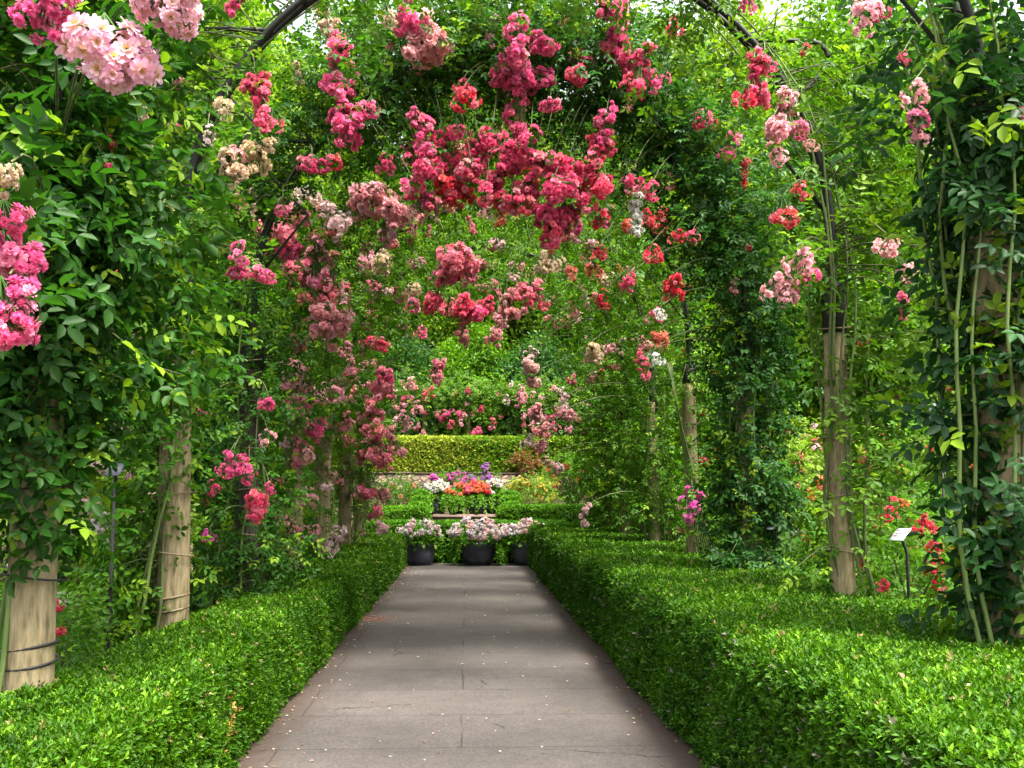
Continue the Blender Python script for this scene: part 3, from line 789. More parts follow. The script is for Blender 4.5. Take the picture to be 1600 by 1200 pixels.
def make_rose(i, side):
    y = ARCH_Y[i]; x0 = XL if side < 0 else XR
    root = tag(empty('climbing_rose', (x0 + side * .18, y, 0)), RL[(i, side)], 'climbing rose', 'climbing roses on the arches')
    dark, light = RGREEN.get((i, side), ((.020, .080, .003), (.092, .215, .006)))
    L0 = NEAR_LEAF.get(i, .062 if i < 5 else .068)
    style = 'oval' if i < 3 else 'diamond'
    g = Geo()
    # canes, each its own part
    ncan = {(0, 1): 9, (1, 1): 10, (3, 1): 8, (1, -1): 7, (0, -1): 4}.get((i, side), 5)
    for c in range(ncan):
        top = rng.uniform(3.6, 7.0) if c % 2 else rng.uniform(2.6, 4.4)
        ph = rng.uniform(0, 6.28); off = rng.uniform(.10, .2); lean = rng.uniform(.05, .4 if (i, side) != (0, 1) else .1)
        pts = []
        for s in np.linspace(0.02, top, 16):
            p = arch_point(side, s, y)
            low = max(0, 1 - s / 1.7)
            p = p + np.array([side * (low * lean + .0) + off * math.cos(ph + s * .35) * (1 if s < 3.5 else .6), off * math.sin(ph + s * .35), 0])
            p = p + np.array([.035 * math.sin(s * 2.1 + ph * 3) + .02 * math.sin(s * 5.3 + ph), .03 * math.sin(s * 2.7 + ph), 0])
            pts.append(p)
        if (i, side) == (3, 1):
            pts = [np.array([x0 + .12 - .30 * (s / 2.6) + .03 * c + .04 * c * (s / 2.6 - .2) * -1, y - .14 - .01 * c, s]) for s in np.linspace(.1, 3.2, 10)]
        if (i, side) == (0, 1):
            pts = [q + np.array([-.02 - .04 * c, -.06, 0]) for q in pts]
        gc = Geo(); add_tube(gc, np.array(pts), np.linspace(.015, .006, len(pts)), 7)
        gc.obj('cane', M['stem'] if rng.random() < .65 else M['cane'], root, smooth=True)
    # leaves in clumps on short side shoots
    O, Rr, U, CC, LL = [], [], [], [], []
    for (s0, s1, dens, spr, offx, *zo) in FO[(i, side)] + ([(5.0, 7.35, {2: 800, 3: 420, 4: 250}[i], .40, 0, .62)] if 2 <= i <= 4 else []):
        n = int(dens * (s1 - s0)); k = max(2, n // 11)
        ss = rng.uniform(s0, s1, k)
        ctr = np.array([arch_point(side, s, y) for s in ss]) + rng.normal(0, 1, (k, 3)) * np.array([spr, spr * 1.05, spr * .7]) + np.array([offx * (-side if False else 1), 0, 0])
        if s0 >= 3.4:                                          # growth piles up on top of the hoop and hangs a little below it
            ctr[:, 2] += np.abs(rng.normal(0, spr * .6, k)) * np.where(rng.random(k) < .72, 1.2, -.8) + .06
        if zo: ctr[:, 2] += zo[0]; ctr[:, 1] += .35
        axis = np.array([arch_point(side, s, y) for s in ss])
        for q in range(k):
            m = int(rng.integers(7, 15))
            o = ctr[q] + rng.normal(0, .085 if i < 3 else .12, (m, 3))
            outw = nrm(o - axis[q] + rng.normal(0, .05, (m, 3)))
            O.append(o); Rr.append(nrm(outw * .8 + rng.normal(0, .6, (m, 3)) + np.array([0, 0, -.25])))
            U.append(nrm(outw * .7 + np.array([0, 0, .75]) + rng.normal(0, .4, (m, 3))))
            lum = rng.random()
            CC.append(leaf_colors(m, dark, light if not zo else (.16, .29, .014), .05 if rng.random() < .8 else .35, (.17, .29, .015), np.full(m, lum)))  # raised crown layer has sunlit yellow green painted into its leaves
            LL.append(L0 * rng.uniform(.75, 1.15, m))
            if q % 2 == 0:
                a = axis[q]; add_tube(g, [a, (a + ctr[q]) / 2 + (0, 0, .05), ctr[q]], [.007, .005, .003], 4, 1, np.ones(3), cap=False)
    # trusses
    pts = []
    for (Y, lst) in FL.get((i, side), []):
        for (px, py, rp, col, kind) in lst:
            if i >= 3: col = {'H': 'L', 'h': 'H', 'D': 'h'}.get(col, col)  # lighter pinks painted in to offset the shade under the farther arches
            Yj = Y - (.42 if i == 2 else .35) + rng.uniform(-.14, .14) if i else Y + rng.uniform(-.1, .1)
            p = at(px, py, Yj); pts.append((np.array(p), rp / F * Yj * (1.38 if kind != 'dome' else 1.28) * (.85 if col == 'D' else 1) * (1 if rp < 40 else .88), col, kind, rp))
    # unlisted trusses on the crowded hoops of the farther arches
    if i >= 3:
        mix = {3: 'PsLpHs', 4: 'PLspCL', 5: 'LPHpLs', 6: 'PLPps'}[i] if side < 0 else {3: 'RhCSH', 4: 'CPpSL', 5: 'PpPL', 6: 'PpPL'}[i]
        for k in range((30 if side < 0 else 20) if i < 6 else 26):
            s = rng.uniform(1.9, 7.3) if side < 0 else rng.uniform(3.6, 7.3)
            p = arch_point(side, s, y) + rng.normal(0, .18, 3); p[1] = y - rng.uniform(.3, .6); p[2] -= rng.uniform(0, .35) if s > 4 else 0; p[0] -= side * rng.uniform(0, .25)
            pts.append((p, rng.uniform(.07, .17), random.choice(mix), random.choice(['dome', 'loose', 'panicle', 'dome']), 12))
    if i in (1, 2):                                          # small scattered sprays over the nearer hoops
        for k in range(16 if i == 2 else 9):
            s = rng.uniform(3.6, 7.3); p = arch_point(side, s, y) + rng.normal(0, .22, 3) * (1, .4, 1); p[1] = y - rng.uniform(.35, .6)
            pts.append((p, rng.uniform(.05, .11), random.choice('HPhLsR' if side > 0 else 'HPCLps'), random.choice(['loose', 'panicle', 'loose']), 10))
    S = np.linspace(1.0, 7.3, 60); AX = np.array([arch_point(side, s, y) for s in S])
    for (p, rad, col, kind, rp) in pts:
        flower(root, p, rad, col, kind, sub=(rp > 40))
        a = AX[np.argmin(np.linalg.norm(AX - p + np.array([0, 0, -.25]), axis=1))]
        top = p + np.array([0, 0, rad * .9]); mid = (a + top) / 2 + np.array([0, 0, .12 + .12 * np.linalg.norm(a - top)])
        t = np.linspace(0, 1, 7)[:, None]
        sh = (1 - t) ** 2 * a + 2 * t * (1 - t) * mid + t * t * top
        add_tube(g, sh, np.linspace(.008, .004, 7), 4, 1, np.ones(3), cap=False)
        m = 7 if rad < .2 else 10
        tt = rng.uniform(.35, 1, m)[:, None]; o = (1 - tt) ** 2 * a + 2 * tt * (1 - tt) * mid + tt * tt * top + rng.normal(0, .03, (m, 3))
        O.append(o); Rr.append(nrm(rng.normal(0, .8, (m, 3)) + np.array([0, -.2, -.1]))); U.append(nrm(np.array([0, 0, 1]) + rng.normal(0, .4, (m, 3))))
        CC.append(leaf_colors(m, dark, light, .12)); LL.append(L0 * rng.uniform(.8, 1.15, m))
    add_compound(g, np.concatenate(O), np.concatenate(Rr), np.concatenate(U), np.concatenate(LL), np.concatenate(CC), style)
    g.obj('foliage', [M['leaf'], M['cane']], root)
    return root


for i in range(7):
    for side in (-1, 1): make_rose(i, side)

# ------------------------------------------------------------------ bushes and trees of the garden beyond
def make_bush(x, y, h, r, dark, light, label, cat='rose bush', name='rose_bush', fl=None, nfl=10, frad=.07, L=.06, dens=1.0, group='bushes in the beds beside the arches', low=.15, z0=None, flk=('loose', 'dome')):
    z0 = ground_z(y) if z0 is None else z0
    root = tag(empty(name, (x, y, z0)), label, cat, group)
    g = Geo(); st = Geo(); C0 = np.array([x, y, z0])
    k = max(8, int(95 * dens * r * h ** .8))
    P, Rr, U, CC, LL = [], [], [], [], []
    tips = []
    for q in range(k):
        d = rand_dirs(1)[0]; rr = rng.uniform(.45, 1) ** .6
        zc = h * (.5 + low / 2); hz = h * (.5 - low / 2)
        c = C0 + np.array([d[0] * r * rr, d[1] * r * rr, zc + d[2] * hz * rr])
        m = int(rng.integers(8, 16)); o = c + rng.normal(0, .10 + .05 * r, (m, 3)); outw = nrm(o - C0 - np.array([0, 0, zc * .7]))
        P.append(o); Rr.append(nrm(outw * .7 + rng.normal(0, .6, (m, 3)))); U.append(nrm(outw * .5 + np.array([0, 0, .9]) + rng.normal(0, .4, (m, 3))))
        CC.append(leaf_colors(m, dark, light, .05, (.16, .28, .02), np.full(m, rng.random()))); LL.append(L * rng.uniform(.8, 1.2, m))
        if d[1] < .3 and d[2] > -.5: tips.append(c + d * .1)
        if q % 5 == 0:
            b = C0 + np.array([rng.normal(0, .08), rng.normal(0, .08), .0])
            add_tube(st, [b, (b + c) / 2 + (0, 0, .15 * h), c], [.014, .010, .004], 5, cap=False)
    add_compound(g, np.concatenate(P), np.concatenate(Rr), np.concatenate(U), np.concatenate(LL), np.concatenate(CC), 'diamond', 0, 2)
    st.obj('stems', M['cane'], root); g.obj('foliage', M['leaf'], root)
    if fl and tips:
        for q in range(nfl):
            c = tips[int(rng.integers(0, len(tips)))] + rng.normal(0, .06, 3) + np.array([0, -.08, .04])
            flower(root, c, frad * rng.uniform(.7, 1.25), random.choice(fl), random.choice(flk), name='flower_head')
    return root


G1 = ((.022, .08, .006), (.09, .21, .014)); G2 = ((.07, .15, .01), (.22, .33, .03)); G3 = ((.010, .05, .010), (.035, .11, .02)); G4 = ((.035, .12, .008), (.12, .26, .02))
# left bed
make_bush(-3.1, 8.8, 1.95, .6, *G2, 'yellow green rose bush with pale pink blooms behind the left hedge, beside a grey plate', fl='pwC', nfl=60, frad=.08)
make_bush(-2.75, 6.5, 1.0, .45, *G1, 'low dark rose bush with red blooms between the first two left posts', fl='R', nfl=5, frad=.035)
make_bush(-4.1, 11.3, 1.9, .8, *G2, 'bright rose bush with cream and yellow blooms far behind the second left post', fl='CYw', nfl=22, frad=.07)
make_bush(-3.0, 10.9, 1.5, .6, *G1, 'rose bush with red blooms near the dark third left post', fl='hR', nfl=8, frad=.05)
make_bush(-3.2, 13.6, 1.8, .7, *G4, 'light green rose bush with pink blooms behind the fourth left post', fl='Ph', nfl=12)
make_bush(-3.1, 16.2, 1.8, .7, *G1, 'mid green rose bush with pink blooms behind the fifth left post', fl='PH', nfl=12)
make_bush(-3.3, 19.0, 2.0, .8, *G4, 'light green rose bush behind the two farthest left posts', fl='Pp', nfl=12)
# right bed
make_bush(3.75, 8.4, 1.45, .5, *G4, 'rose bush with scarlet blooms directly behind the white plant label', fl='R', nfl=24, frad=.08)
make_bush(3.35, 6.3, 1.0, .4, *G1, 'low leafy plant at the back of the right hedge near the nearest right post', cat='shrub', name='leafy_shrub', nfl=0)
make_bush(3.72, 11.6, 2.4, .62, *G2, 'sunlit rose bush with salmon blooms between the second and third right posts', fl='SSRpO', nfl=46, frad=.06)
make_bush(4.9, 13.6, 2.6, .8, *G2, 'taller sunlit rose bush with peach blooms farther behind the second right post', fl='SpC', nfl=40, frad=.07)
make_bush(5.0, 11.0, 2.45, .75, *G4, 'upright rose bush with red blooms on top, right of the second right post', fl='R', nfl=24, frad=.075)
make_bush(4.55, 9.4, 1.5, .6, *G1, 'green rose bush with small orange red blooms near the right edge', fl='RO', nfl=20, frad=.065)
make_bush(3.5, 10.6, 1.25, .5, *G1, 'dark green shrub at the foot of the third right post', cat='shrub', name='leafy_shrub', nfl=0)
make_bush(3.7, 15.0, 1.9, .7, *G1, 'rose bush with purple and red blooms behind the fourth right post', fl='UR', nfl=10)
make_bush(3.7, 18.5, 2.0, .8, *G4, 'rose bush with pale blooms behind the two farthest right posts', fl='pP', nfl=8)
# upper garden
make_bush(-2.1, 30.6, .85, .55, *G1, 'small rose bush with sparse pale blooms below the left half of the stone wall', fl='pS', nfl=10, frad=.09, L=.08)
make_bush(2.1, 30.6, .95, .75, *G2, 'low bush of yellow flowers in front of the stone wall', cat='flower bush', name='flower_bush', fl='Y', nfl=26, frad=.10, L=.08)
make_bush(3.2, 31.2, 1.55, .7, *G4, 'bush with orange red flowers at the right end of the stone wall', cat='flower bush', name='flower_bush', fl='OR', nfl=12, frad=.12, L=.08)
make_bush(-.5, 32.6, .95, .5, *G1, 'mound of magenta flowers in front of the stone wall', cat='flower bush', name='flower_bush', fl='U', nfl=34, frad=.12, L=.08, flk=('dome',))
make_bush(.45, 32.9, .9, .45, *G1, 'mound of violet flowers in front of the stone wall', cat='flower bush', name='flower_bush', fl='V', nfl=26, frad=.12, L=.08, flk=('dome',))
make_bush(2.1, 36.2, .62, .55, (.10, .05, .02), (.24, .10, .05), 'rusty brown leaved plant hanging over the right half of the stone wall', cat='shrub', name='leafy_shrub', z0=2.3, nfl=0, L=.09)

# tall shrubs and trees that close the view
def make_tree(x, y, h, r, dark, light, label, base=.2, L=.10, dens=1.0, name='leafy_tree', cat='tree', group='trees round the rose walk', fl=None, nfl=0):
    z0 = ground_z(y); root = tag(empty(name, (x, y, z0)), label, cat, group); C0 = np.array([x, y, z0])
    tr = Geo(); g = Geo()
    lean = rng.normal(0, .02, 2); pts = [C0 + np.array([lean[0] * t * h, lean[1] * t * h, t * h * .9]) for t in np.linspace(0, 1, 9)]
    rad = (.028 + .012 * (h > 9)) * h * .5
    add_tube(tr, pts, np.linspace(rad, rad * .15, 9), 9)
    k = int(dens * 1.9 * (60 + 22 * r * h)); P, D, U, CC, LL, tips = [], [], [], [], [], []
    for q in range(k):
        d = rand_dirs(1)[0]; rr = rng.uniform(.3, 1) ** .55; zc = h * (.5 + base / 2); hz = h * (.5 - base / 2)
        wob = 1 + .22 * math.sin(d[0] * 5 + x) * math.cos(d[2] * 6 + y)
        c = C0 + np.array([d[0] * r * rr * wob, d[1] * r * rr * wob, zc + d[2] * hz * rr * wob])
        if q % 6 == 0:
            b = np.array(pts[min(8, max(1, int((c[2] - z0) / h * 8) - 1))]); add_tube(tr, [b, (b + c) / 2 + (0, 0, -.05 * r), c], [rad * .35, rad * .22, .01], 5, cap=False)
        m = int(rng.integers(24, 46)); cr = (.22 + .06 * r); o = c + rng.normal(0, cr * .55, (m, 3)); outw = nrm(o - c + d * cr * .8)
        P.append(o); D.append(nrm(outw * .6 + rng.normal(0, .6, (m, 3)) + np.array([0, 0, -.25]))); U.append(nrm(outw * .5 + np.array([0, 0, .8]) + rng.normal(0, .45, (m, 3))))
        CC.append(leaf_colors(m, dark, light, .04, (.17, .28, .02), np.full(m, rng.random()))); LL.append(L * 1.25 * rng.uniform(.75, 1.25, m))
        if d[1] < .2: tips.append(c + d * .15)
    n = np.concatenate(LL)
    add_leaves(g, np.concatenate(P), np.concatenate(D), np.concatenate(U), n, n * .55, np.concatenate(CC), 'diamond')
    tr.obj('trunk', M['bark'], root, smooth=True); g.obj('crown', M['leaf'], root)
    for q in range(nfl):
        flower(root, tips[int(rng.integers(0, len(tips)))], rng.uniform(.05, .11), random.choice(fl), random.choice(['loose', 'dome']), name='flower_head')
    return root


YG = ((.08, .17, .008), (.26, .38, .02)); DG = ((.012, .05, .012), (.04, .12, .022)); MG = ((.030, .105, .003), (.115, .25, .007))
for a in [
 (-3.9, 10.6, 4.6, .95, *MG, 'tall green shrub with pink blooms filling the gap left of the second left post', .1, .075, 1.2, 'tall_shrub', 'shrub', 'tall shrubs beside the arches', 'hPM', 16),
 (-4.3, 13.4, 5.2, 1.2, *DG, 'tall dark green shrub behind the third left post', .1, .08, 1.1, 'tall_shrub', 'shrub', 'tall shrubs beside the arches', 'hD', 8),
 (-4.0, 17.0, 5.0, 1.2, *MG, 'tall mid green shrub behind the fifth left post', .08, .09, 1.0, 'tall_shrub', 'shrub', 'tall shrubs beside the arches', 'PH', 12),
 (-3.7, 21.5, 4.8, 1.2, *YG, 'tall yellow green shrub beyond the farthest left post', .05, .09, 1.0, 'tall_shrub', 'shrub', 'tall shrubs beside the arches', 'PH', 10),
 (4.5, 16.2, 5.0, 1.1, *MG, 'tall green shrub with red dots behind the third right post', .12, .08, 1.0, 'tall_shrub', 'shrub', 'tall shrubs beside the arches', 'RO', 14),
 (6.4, 14.6, 5.6, 1.2, *MG, 'tall green shrub with orange dots of bloom right of the second right post', .42, .08, 1.0, 'tall_shrub', 'shrub', 'tall shrubs beside the arches', 'ORM', 26),
 (4.6, 18.0, 5.4, 1.3, *MG, 'tall mid green shrub behind the fifth right post', .05, .09, 1.0, 'tall_shrub', 'shrub', 'tall shrubs beside the arches', 'pP', 6),
 (4.0, 22.0, 5.0, 1.3, *MG, 'tall mid green shrub beyond the farthest right post', .05, .09, 1.0, 'tall_shrub', 'shrub', 'tall shrubs beside the arches', 'pP', 6),
]: make_tree(*a[:16])
for a in [
 (-6.2, 15.5, 10.5, 2.3, *MG, 'green tree behind the tall left shrubs, nearest of the left trees', .15, .11, 1.0),
 (-6.3, 21.0, 13.5, 3.0, *YG, 'yellow green tree behind the left row of posts', .12, .12, 1.0),
 (-10.5, 20.0, 10.5, 2.8, *DG, 'dark tree at the left edge behind the yellow green tree', .1, .13, .9),
 (-6.5, 29.0, 15.5, 3.2, *YG, 'bright yellow green tree left of the garden steps', .1, .13, .9),
 (-11, 32, 13, 3.5, *DG, 'broad dark tree far left beyond the steps', .05, .16, .8),
 (7.4, 16.5, 11, 2.5, *MG, 'mid green tree behind the tall right shrubs, nearest of the right trees', .12, .11, 1.0),
 (6.6, 22.0, 13, 2.9, *YG, 'yellow green tree behind the right row of posts', .12, .12, 1.0),
 (11.5, 21.5, 11, 3.0, *MG, 'green tree at the right edge behind the yellow green tree', .1, .13, .9),
 (9.0, 30.0, 15.5, 3.0, *YG, 'bright yellow green tree right of the garden steps', .1, .13, .9),
 (12, 32, 13, 3.6, *DG, 'broad dark tree far right beyond the steps', .05, .16, .8),
 (-6.5, 47, 17, 4.2, *YG, 'tall yellow green tree behind the rose trellis, left of centre', .12, .2, .75),
 (.8, 50, 21, 4.6, *YG, 'tallest yellow green tree straight behind the rose trellis', .14, .2, .8),
 (8.0, 48, 18, 4.4, *MG, 'tall mid green tree behind the rose trellis, right of centre', .12, .2, .75),
 (-14, 52, 20, 5.0, *DG, 'tall dark tree far behind on the left', .1, .22, .7),
 (15, 54, 20, 5.0, *DG, 'tall dark tree far behind on the right', .1, .22, .7),
 (.2, 45, 6.8, 2.2, *MG, 'round green shrub behind the middle span of the trellis', .02, .14, 1.0),
 (-3.4, 44, 6.6, 2.4, *DG, 'dark bushy evergreen just behind the left half of the trellis', .02, .14, .9),
 (3.6, 44, 6.2, 2.4, *DG, 'dark bushy evergreen just behind the right half of the trellis', .02, .14, .9),
]: make_tree(*a)

# ------------------------------------------------------------------ rose trellis above the wall
root = tag(empty('rose_trellis', (0, 40.6, 2.3)), 'long rose trellis with pale posts above the tall clipped hedge', 'trellis')
for x in (-5.5, -1.75, .05, 2.3, 5.6):
    g = Geo(); add_tube(g, [(x, 40.6, 2.2), (x, 40.6, 6.0)], .085, 10); g.obj('post', M['wood'], root, smooth=True)
g = Geo(); add_box(g, (-7, 40.56, 5.5), (7, 40.64, 5.6)); g.obj('beam', M['wood'], root)
for i_, (xa, xb, lb, cl) in enumerate(((-6.5, -1.8, 'climbing rose with pink blooms on the left span of the trellis', 'PHPp'), (-1.8, 1.2, 'climbing rose with deep pink blooms on the middle span of the trellis', 'HhP'), (1.2, 6.5, 'climbing rose with pale pink blooms on the right span of the trellis', 'PpH'))):
    root = tag(empty('trellis_rose', ((xa + xb) / 2, 40.4, 2.3)), lb, 'climbing rose', 'climbing roses on the trellis')
    g = Geo(); n = int(430 * (xb - xa))
    z = np.where(rng.random(n) < .72, rng.normal(5.55, .38, n), rng.uniform(2.6, 5.4, n))
    o = np.stack([rng.uniform(xa, xb, n), 40.35 + rng.normal(0, .28, n), z], 1)
    add_compound(g, o, rand_dirs(n) * .8 + np.array([0, -.3, -.2]), np.array([0, -.4, .9]) + rng.normal(0, .4, (n, 3)), .12, leaf_colors(n, (.03, .10, .008), (.13, .26, .02), .08), 'diamond')
    for x in np.arange(xa + .3, xb, .9): add_tube(g, [(x, 40.45, 2.25), (x + .1, 40.4, 4), (x + .3, 40.4, 5.6)], [.03, .022, .01], 5, 1, np.ones(3))
    g.obj('foliage', [M['leaf'], M['cane']], root)
    for k in range(int(15 * (xb - xa))):
        t = rng.random()
        p = (rng.uniform(xa, xb), 39.95 - rng.uniform(0, .25), rng.uniform(3.5, 6.0) if t < .8 else rng.uniform(2.9, 3.8))
        flower(root, p, rng.uniform(.10, .20), random.choice(cl), random.choice(['dome', 'loose', 'loose']))

# ------------------------------------------------------------------ flower pots
def make_pot(cx, cy, z0, r, h, label, cols, fr, nfl=26, spread=1.35, hh=.55, trail=0, grp='large dark flower pots', green=G4, frad=.085):
    root = tag(empty('flower_pot', (cx, cy, z0)), label, 'flower pot', grp)
    g = Geo()
    prof = [(0, z0 + .004), (r * .70, z0), (r * .86, z0 + h * .25), (r * .98, z0 + h * .6), (r * .97, z0 + h * .86), (r * 1.04, z0 + h * .9), (r * 1.05, z0 + h), (r * .93, z0 + h), (r * .9, z0 + h * .9), (0, z0 + h * .88)]
    add_lathe(g, prof, cx, cy, 32); g.obj('pot', M['pot'], root, smooth=True)
    f = Geo(); n = 420
    d = rand_dirs(n); d[:, 2] = np.abs(d[:, 2]); o = np.array([cx, cy, z0 + h]) + d * np.array([r * spread, r * spread * .9, hh * .8]) * rng.uniform(.5, 1, (n, 1))
    o[:, 2] += rng.normal(0, .05, n)
    add_leaves(f, o, d * .6 + rng.normal(0, .5, (n, 3)), np.array([0, -.3, .9]) + rng.normal(0, .4, (n, 3)), .11, .085, leaf_colors(n, *green, .1), 'oval')
    for k in range(trail):                                   # ferny stems falling over the rim
        a = rng.choice([rng.normal(-2.75, .22), rng.normal(-.42, .22)]) if r > .3 else rng.uniform(-math.pi * .97, -.03); b = np.array([cx + math.cos(a) * r * 1.0, cy + math.sin(a) * r * 1.0, z0 + h + .1])
        ln = rng.uniform(.45, .95) * h * 1.25; t = np.linspace(0, 1, 14)
        p = b + np.stack([math.cos(a) * .22 * np.sqrt(t), math.sin(a) * .22 * np.sqrt(t), -ln * t ** 1.4 + .08 * np.sin(t * 3)], 1)
        add_tube(f, p, .006, 4, 0, np.array((.05, .14, .01)), cap=False)
        q = np.repeat(p, 4, 0); m = len(q)
        add_leaves(f, q, rng.normal(0, .8, (m, 3)) + np.array([0, -.3, -.5]), np.array([0, -.6, .6]) + rng.normal(0, .3, (m, 3)), .085, .035, leaf_colors(m, (.05, .16, .006), (.14, .33, .015), .1), 'diamond')
    f.obj('foliage', M['leaf'], root)
    for k in range(nfl):
        d = rand_dirs(1)[0]; d[2] = abs(d[2]) * .8 + .25; d[1] = -abs(d[1]) if rng.random() < .75 else d[1]
        p = np.array([cx, cy, z0 + h]) + d * np.array([r * spread, r * spread * .95, hh]) * rng.uniform(.85, 1.05) + np.array([0, 0, .05])
        flower(root, p, frad * rng.uniform(.75, 1.2), random.choice(cols), fr, name='flower_head')
    return root


make_pot(-1.03, 22.45, .007, .33, .46, 'dark flower pot of small white and pink flowers beside the left hedge end', 'wwWp', 'loose', 46, 1.45, .46, 0, green=G4, frad=.085)
make_pot(.27, 22.45, .007, .38, .47, 'central dark flower pot topped with pale pink flowers and trailing ferns', 'wwpw', 'dome', 44, 1.75, .44, 22, frad=.10)
make_pot(1.36, 22.45, .007, .38, .47, 'dark flower pot of pale pink flowers half hidden by the right hedge end', 'wwpp', 'dome', 46, 1.6, .42, 8, frad=.09)
make_pot(-.86, 29.5, .99, .27, .44, 'small upper dark pot with white flowers at the left end of its row', 'W', 'dome', 20, 1.5, .4, 4, 'upper row of dark flower pots', frad=.11)
make_pot(-.32, 29.3, .99, .26, .40, 'small upper pot hidden under bright trailing ferns and few orange flowers', 'OO', 'loose', 12, 1.4, .42, 40, 'upper row of dark flower pots', frad=.11)
make_pot(.28, 29.3, .99, .27, .42, 'small upper dark pot crowded with orange and red flowers', 'OORh', 'dome', 34, 1.5, .42, 14, 'upper row of dark flower pots', frad=.12)
make_pot(.80, 29.6, .99, .29, .46, 'small upper dark pot with white flowers at the right end of its row', 'WW', 'dome', 16, 1.3, .45, 3, 'upper row of dark flower pots', frad=.11)

for px, lb in ((638, 'thin pale wooden stake left of the upper flower pots'), (811, 'thin pale wooden stake right of the upper flower pots')):
    g = Geo(); b = at(px, 790, 32.0); z = ground_z(32)
    add_tube(g, [(b.x, 32, z - .1), (b.x, 32, z + .9), (b.x + .02, 32, 2.12), (b.x + .02, 32, 2.16)], [.045, .042, .038, .022], 8)
    tag(g.obj('garden_stake', M['wood'], smooth=True), lb, 'stake', 'stakes by the wall')

# ------------------------------------------------------------------ plant labels on stakes
def make_label(p, w, d, tilt, rz, label, plate='plate', h=None, lines=True, bend=True):
    z0 = 0
    root = tag(empty('plant_label', (p.x, p.y, z0)), label, 'plant label', 'plant labels in the beds')
    g = Geo(); hh = p.z
    top = (p.x, p.y, hh - .01)
    if bend: pts = [(p.x + .05, p.y + .02, 0), (p.x + .05, p.y + .02, hh - .13), (p.x + .045, p.y + .02, hh - .11), (p.x + .005, p.y, hh - .02), top]
    else: pts = [(p.x, p.y, 0), (p.x, p.y, hh * .5), top]
    add_tube(g, pts, .012, 8); g.obj('stake', M['iron'], root, smooth=True)
    Mx = Euler((tilt, 0, rz)).to_matrix()

    def slab(lo, hi):
        q = Geo(); add_box(q, lo, hi)
        V = np.concatenate(q.v); V = np.array([tuple(Mx @ Vector(v)) for v in V]) + np.array([p.x, p.y, hh]); q.v = [V.astype(np.float32)]; return q
    pl = slab((-w / 2, -d / 2, 0), (w / 2, d / 2, .008)).obj('plate', M[plate], root)
    if lines:
        L = Geo()
        for k, (a, b) in enumerate(((-.38, .30), (-.34, .36), (-.38, .1))):
            y = d * (.26 - .22 * k)
            x = a * w
            while x < b * w:                                    # short printed strokes
                ww = rng.uniform(.06, .16) * w
                q = slab((x, y - d * .035, .0085), (min(x + ww, b * w), y + d * .035, .0105)); L.add(q.v[0], [f - 0 for f, _ in q.f]); x += ww + .035 * w
        L.obj('lettering', M['ink'], pl, loc=Vector((0, 0, 0)))
    return root


make_label(at(1407, 836, 7.0), .095, .20, R(22), R(-42), 'white plant label on a bent black stake behind the right hedge')
make_label(at(1206, 824, 9.6), .07, .12, R(20), R(-45), 'small white plant label on a black stake by the third right post')
make_label(at(181, 733, 7.0), .11, .13, R(48), R(-14), 'grey plant label plate amid pale blooms behind the left hedge', 'grey_plate', lines=False, bend=False)
make_label(at(1468, 642, 8.6), .20, .17, R(55), R(-38), 'large grey plant label plate high beside the nearest right post', 'grey_plate', lines=False, bend=False)

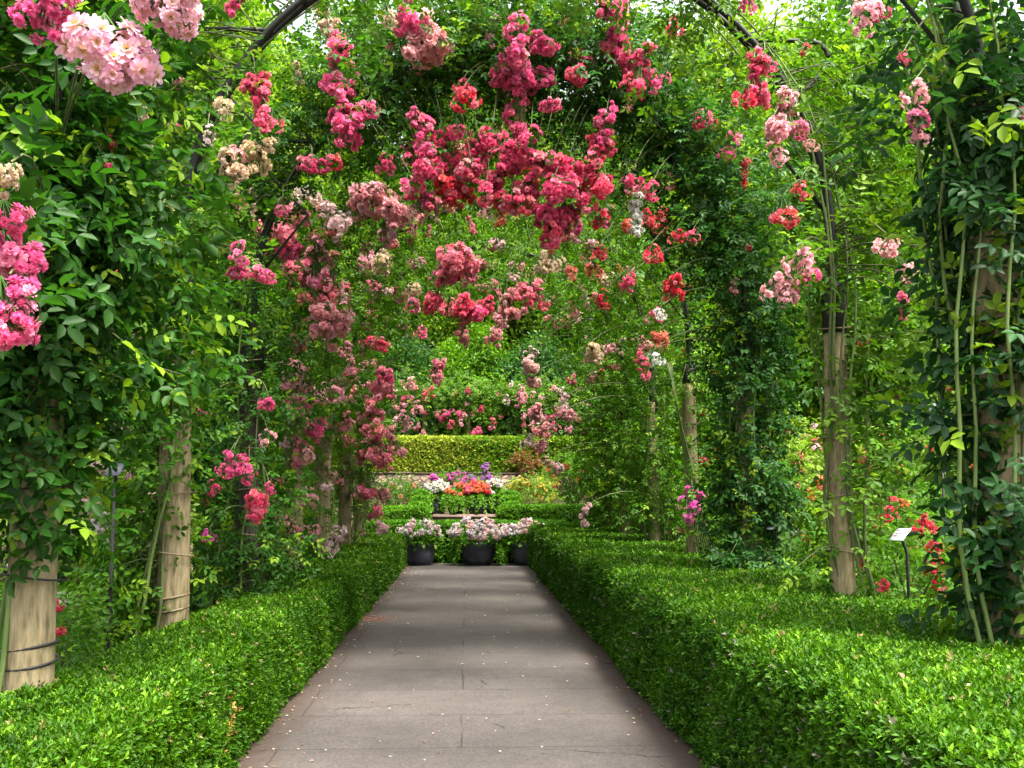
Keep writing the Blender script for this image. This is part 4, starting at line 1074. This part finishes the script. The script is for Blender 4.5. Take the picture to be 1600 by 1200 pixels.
# ------------------------------------------------------------------ stuff: ground cover, fallen petals, specks on the hedges
g = Geo()
for (xa, xb, n) in ((-6.5, -2.25, 5200), (3.1, 8.5, 6200)):
    o = np.stack([rng.uniform(xa, xb, n), rng.uniform(3.0, 23.5, n), np.abs(rng.normal(0, .12, n))], 1)
    near = np.abs(o[:, 0] - (xa if xa > 0 else xb)) < 1.0; o[near, 2] += rng.uniform(0, .3, near.sum())
    add_compound(g, o, rng.normal(0, .7, (n, 3)) + np.array([0, -.2, .5]), np.array([0, 0, 1]) + rng.normal(0, .4, (n, 3)), rng.uniform(.06, .1, n), leaf_colors(n, (.018, .07, .010), (.07, .19, .018), .06), 'diamond')
tag(g.obj('ground_cover', M['leaf']), 'low leafy ground cover filling the flower beds behind both hedges', 'ground cover', kind='stuff')

g = Geo(); n = 620
x = rng.uniform(-1.38, 1.42, n); edge = rng.random(n) < .68; x[edge] = np.where(rng.random(edge.sum()) < .65, -1.38 + np.abs(rng.normal(0, .18, edge.sum())), 1.42 - np.abs(rng.normal(0, .15, edge.sum())))
y = 3.2 + 19 * rng.random(n) ** 1.1
P = np.stack([x, y, np.full(n, .012)], 1); D = rng.normal(0, 1, (n, 3)); D[:, 2] = .05
pal = np.array([(.62, .5, .48), (.6, .36, .36), (.3, .17, .12), (.22, .15, .08), (.6, .56, .48)])
L = rng.uniform(.012, .032, n)
add_leaves(g, P, D, np.tile([0, 0, 1.0], (n, 1)), L, L * .8, pal[rng.integers(0, 5, n)] * rng.uniform(.7, 1.05, (n, 1)), 'oval')
o = np.array([-1.15, 12.9, .014]) + rng.normal(0, 1, (60, 3)) * np.array([.13, .16, .004]); o[:, 2] = .014
add_leaves(g, o, rng.normal(0, 1, (60, 3)) * np.array([1, 1, .1]), np.tile([0, 0, 1.0], (60, 1)), .035, .03, np.array([(.35, .12, .11)]) * rng.uniform(.6, 1.2, (60, 1)), 'oval')
for (xa, xb, zt, m) in ((-2.1, -1.4, .67, 24), (1.45, 3.0, .86, 46)):
    o = np.stack([rng.uniform(xa, xb, m), 3 + 14 * rng.random(m) ** 1.6, np.full(m, zt)], 1)
    add_leaves(g, o, rng.normal(0, 1, (m, 3)) * np.array([1, 1, .3]), np.tile([0, 0, 1.0], (m, 1)), .035, .03, pal[rng.integers(0, 5, m)], 'oval')
tag(g.obj('fallen_petals', M['leaf']), 'pale fallen rose petals scattered over the path and hedge tops', 'petals', kind='stuff')
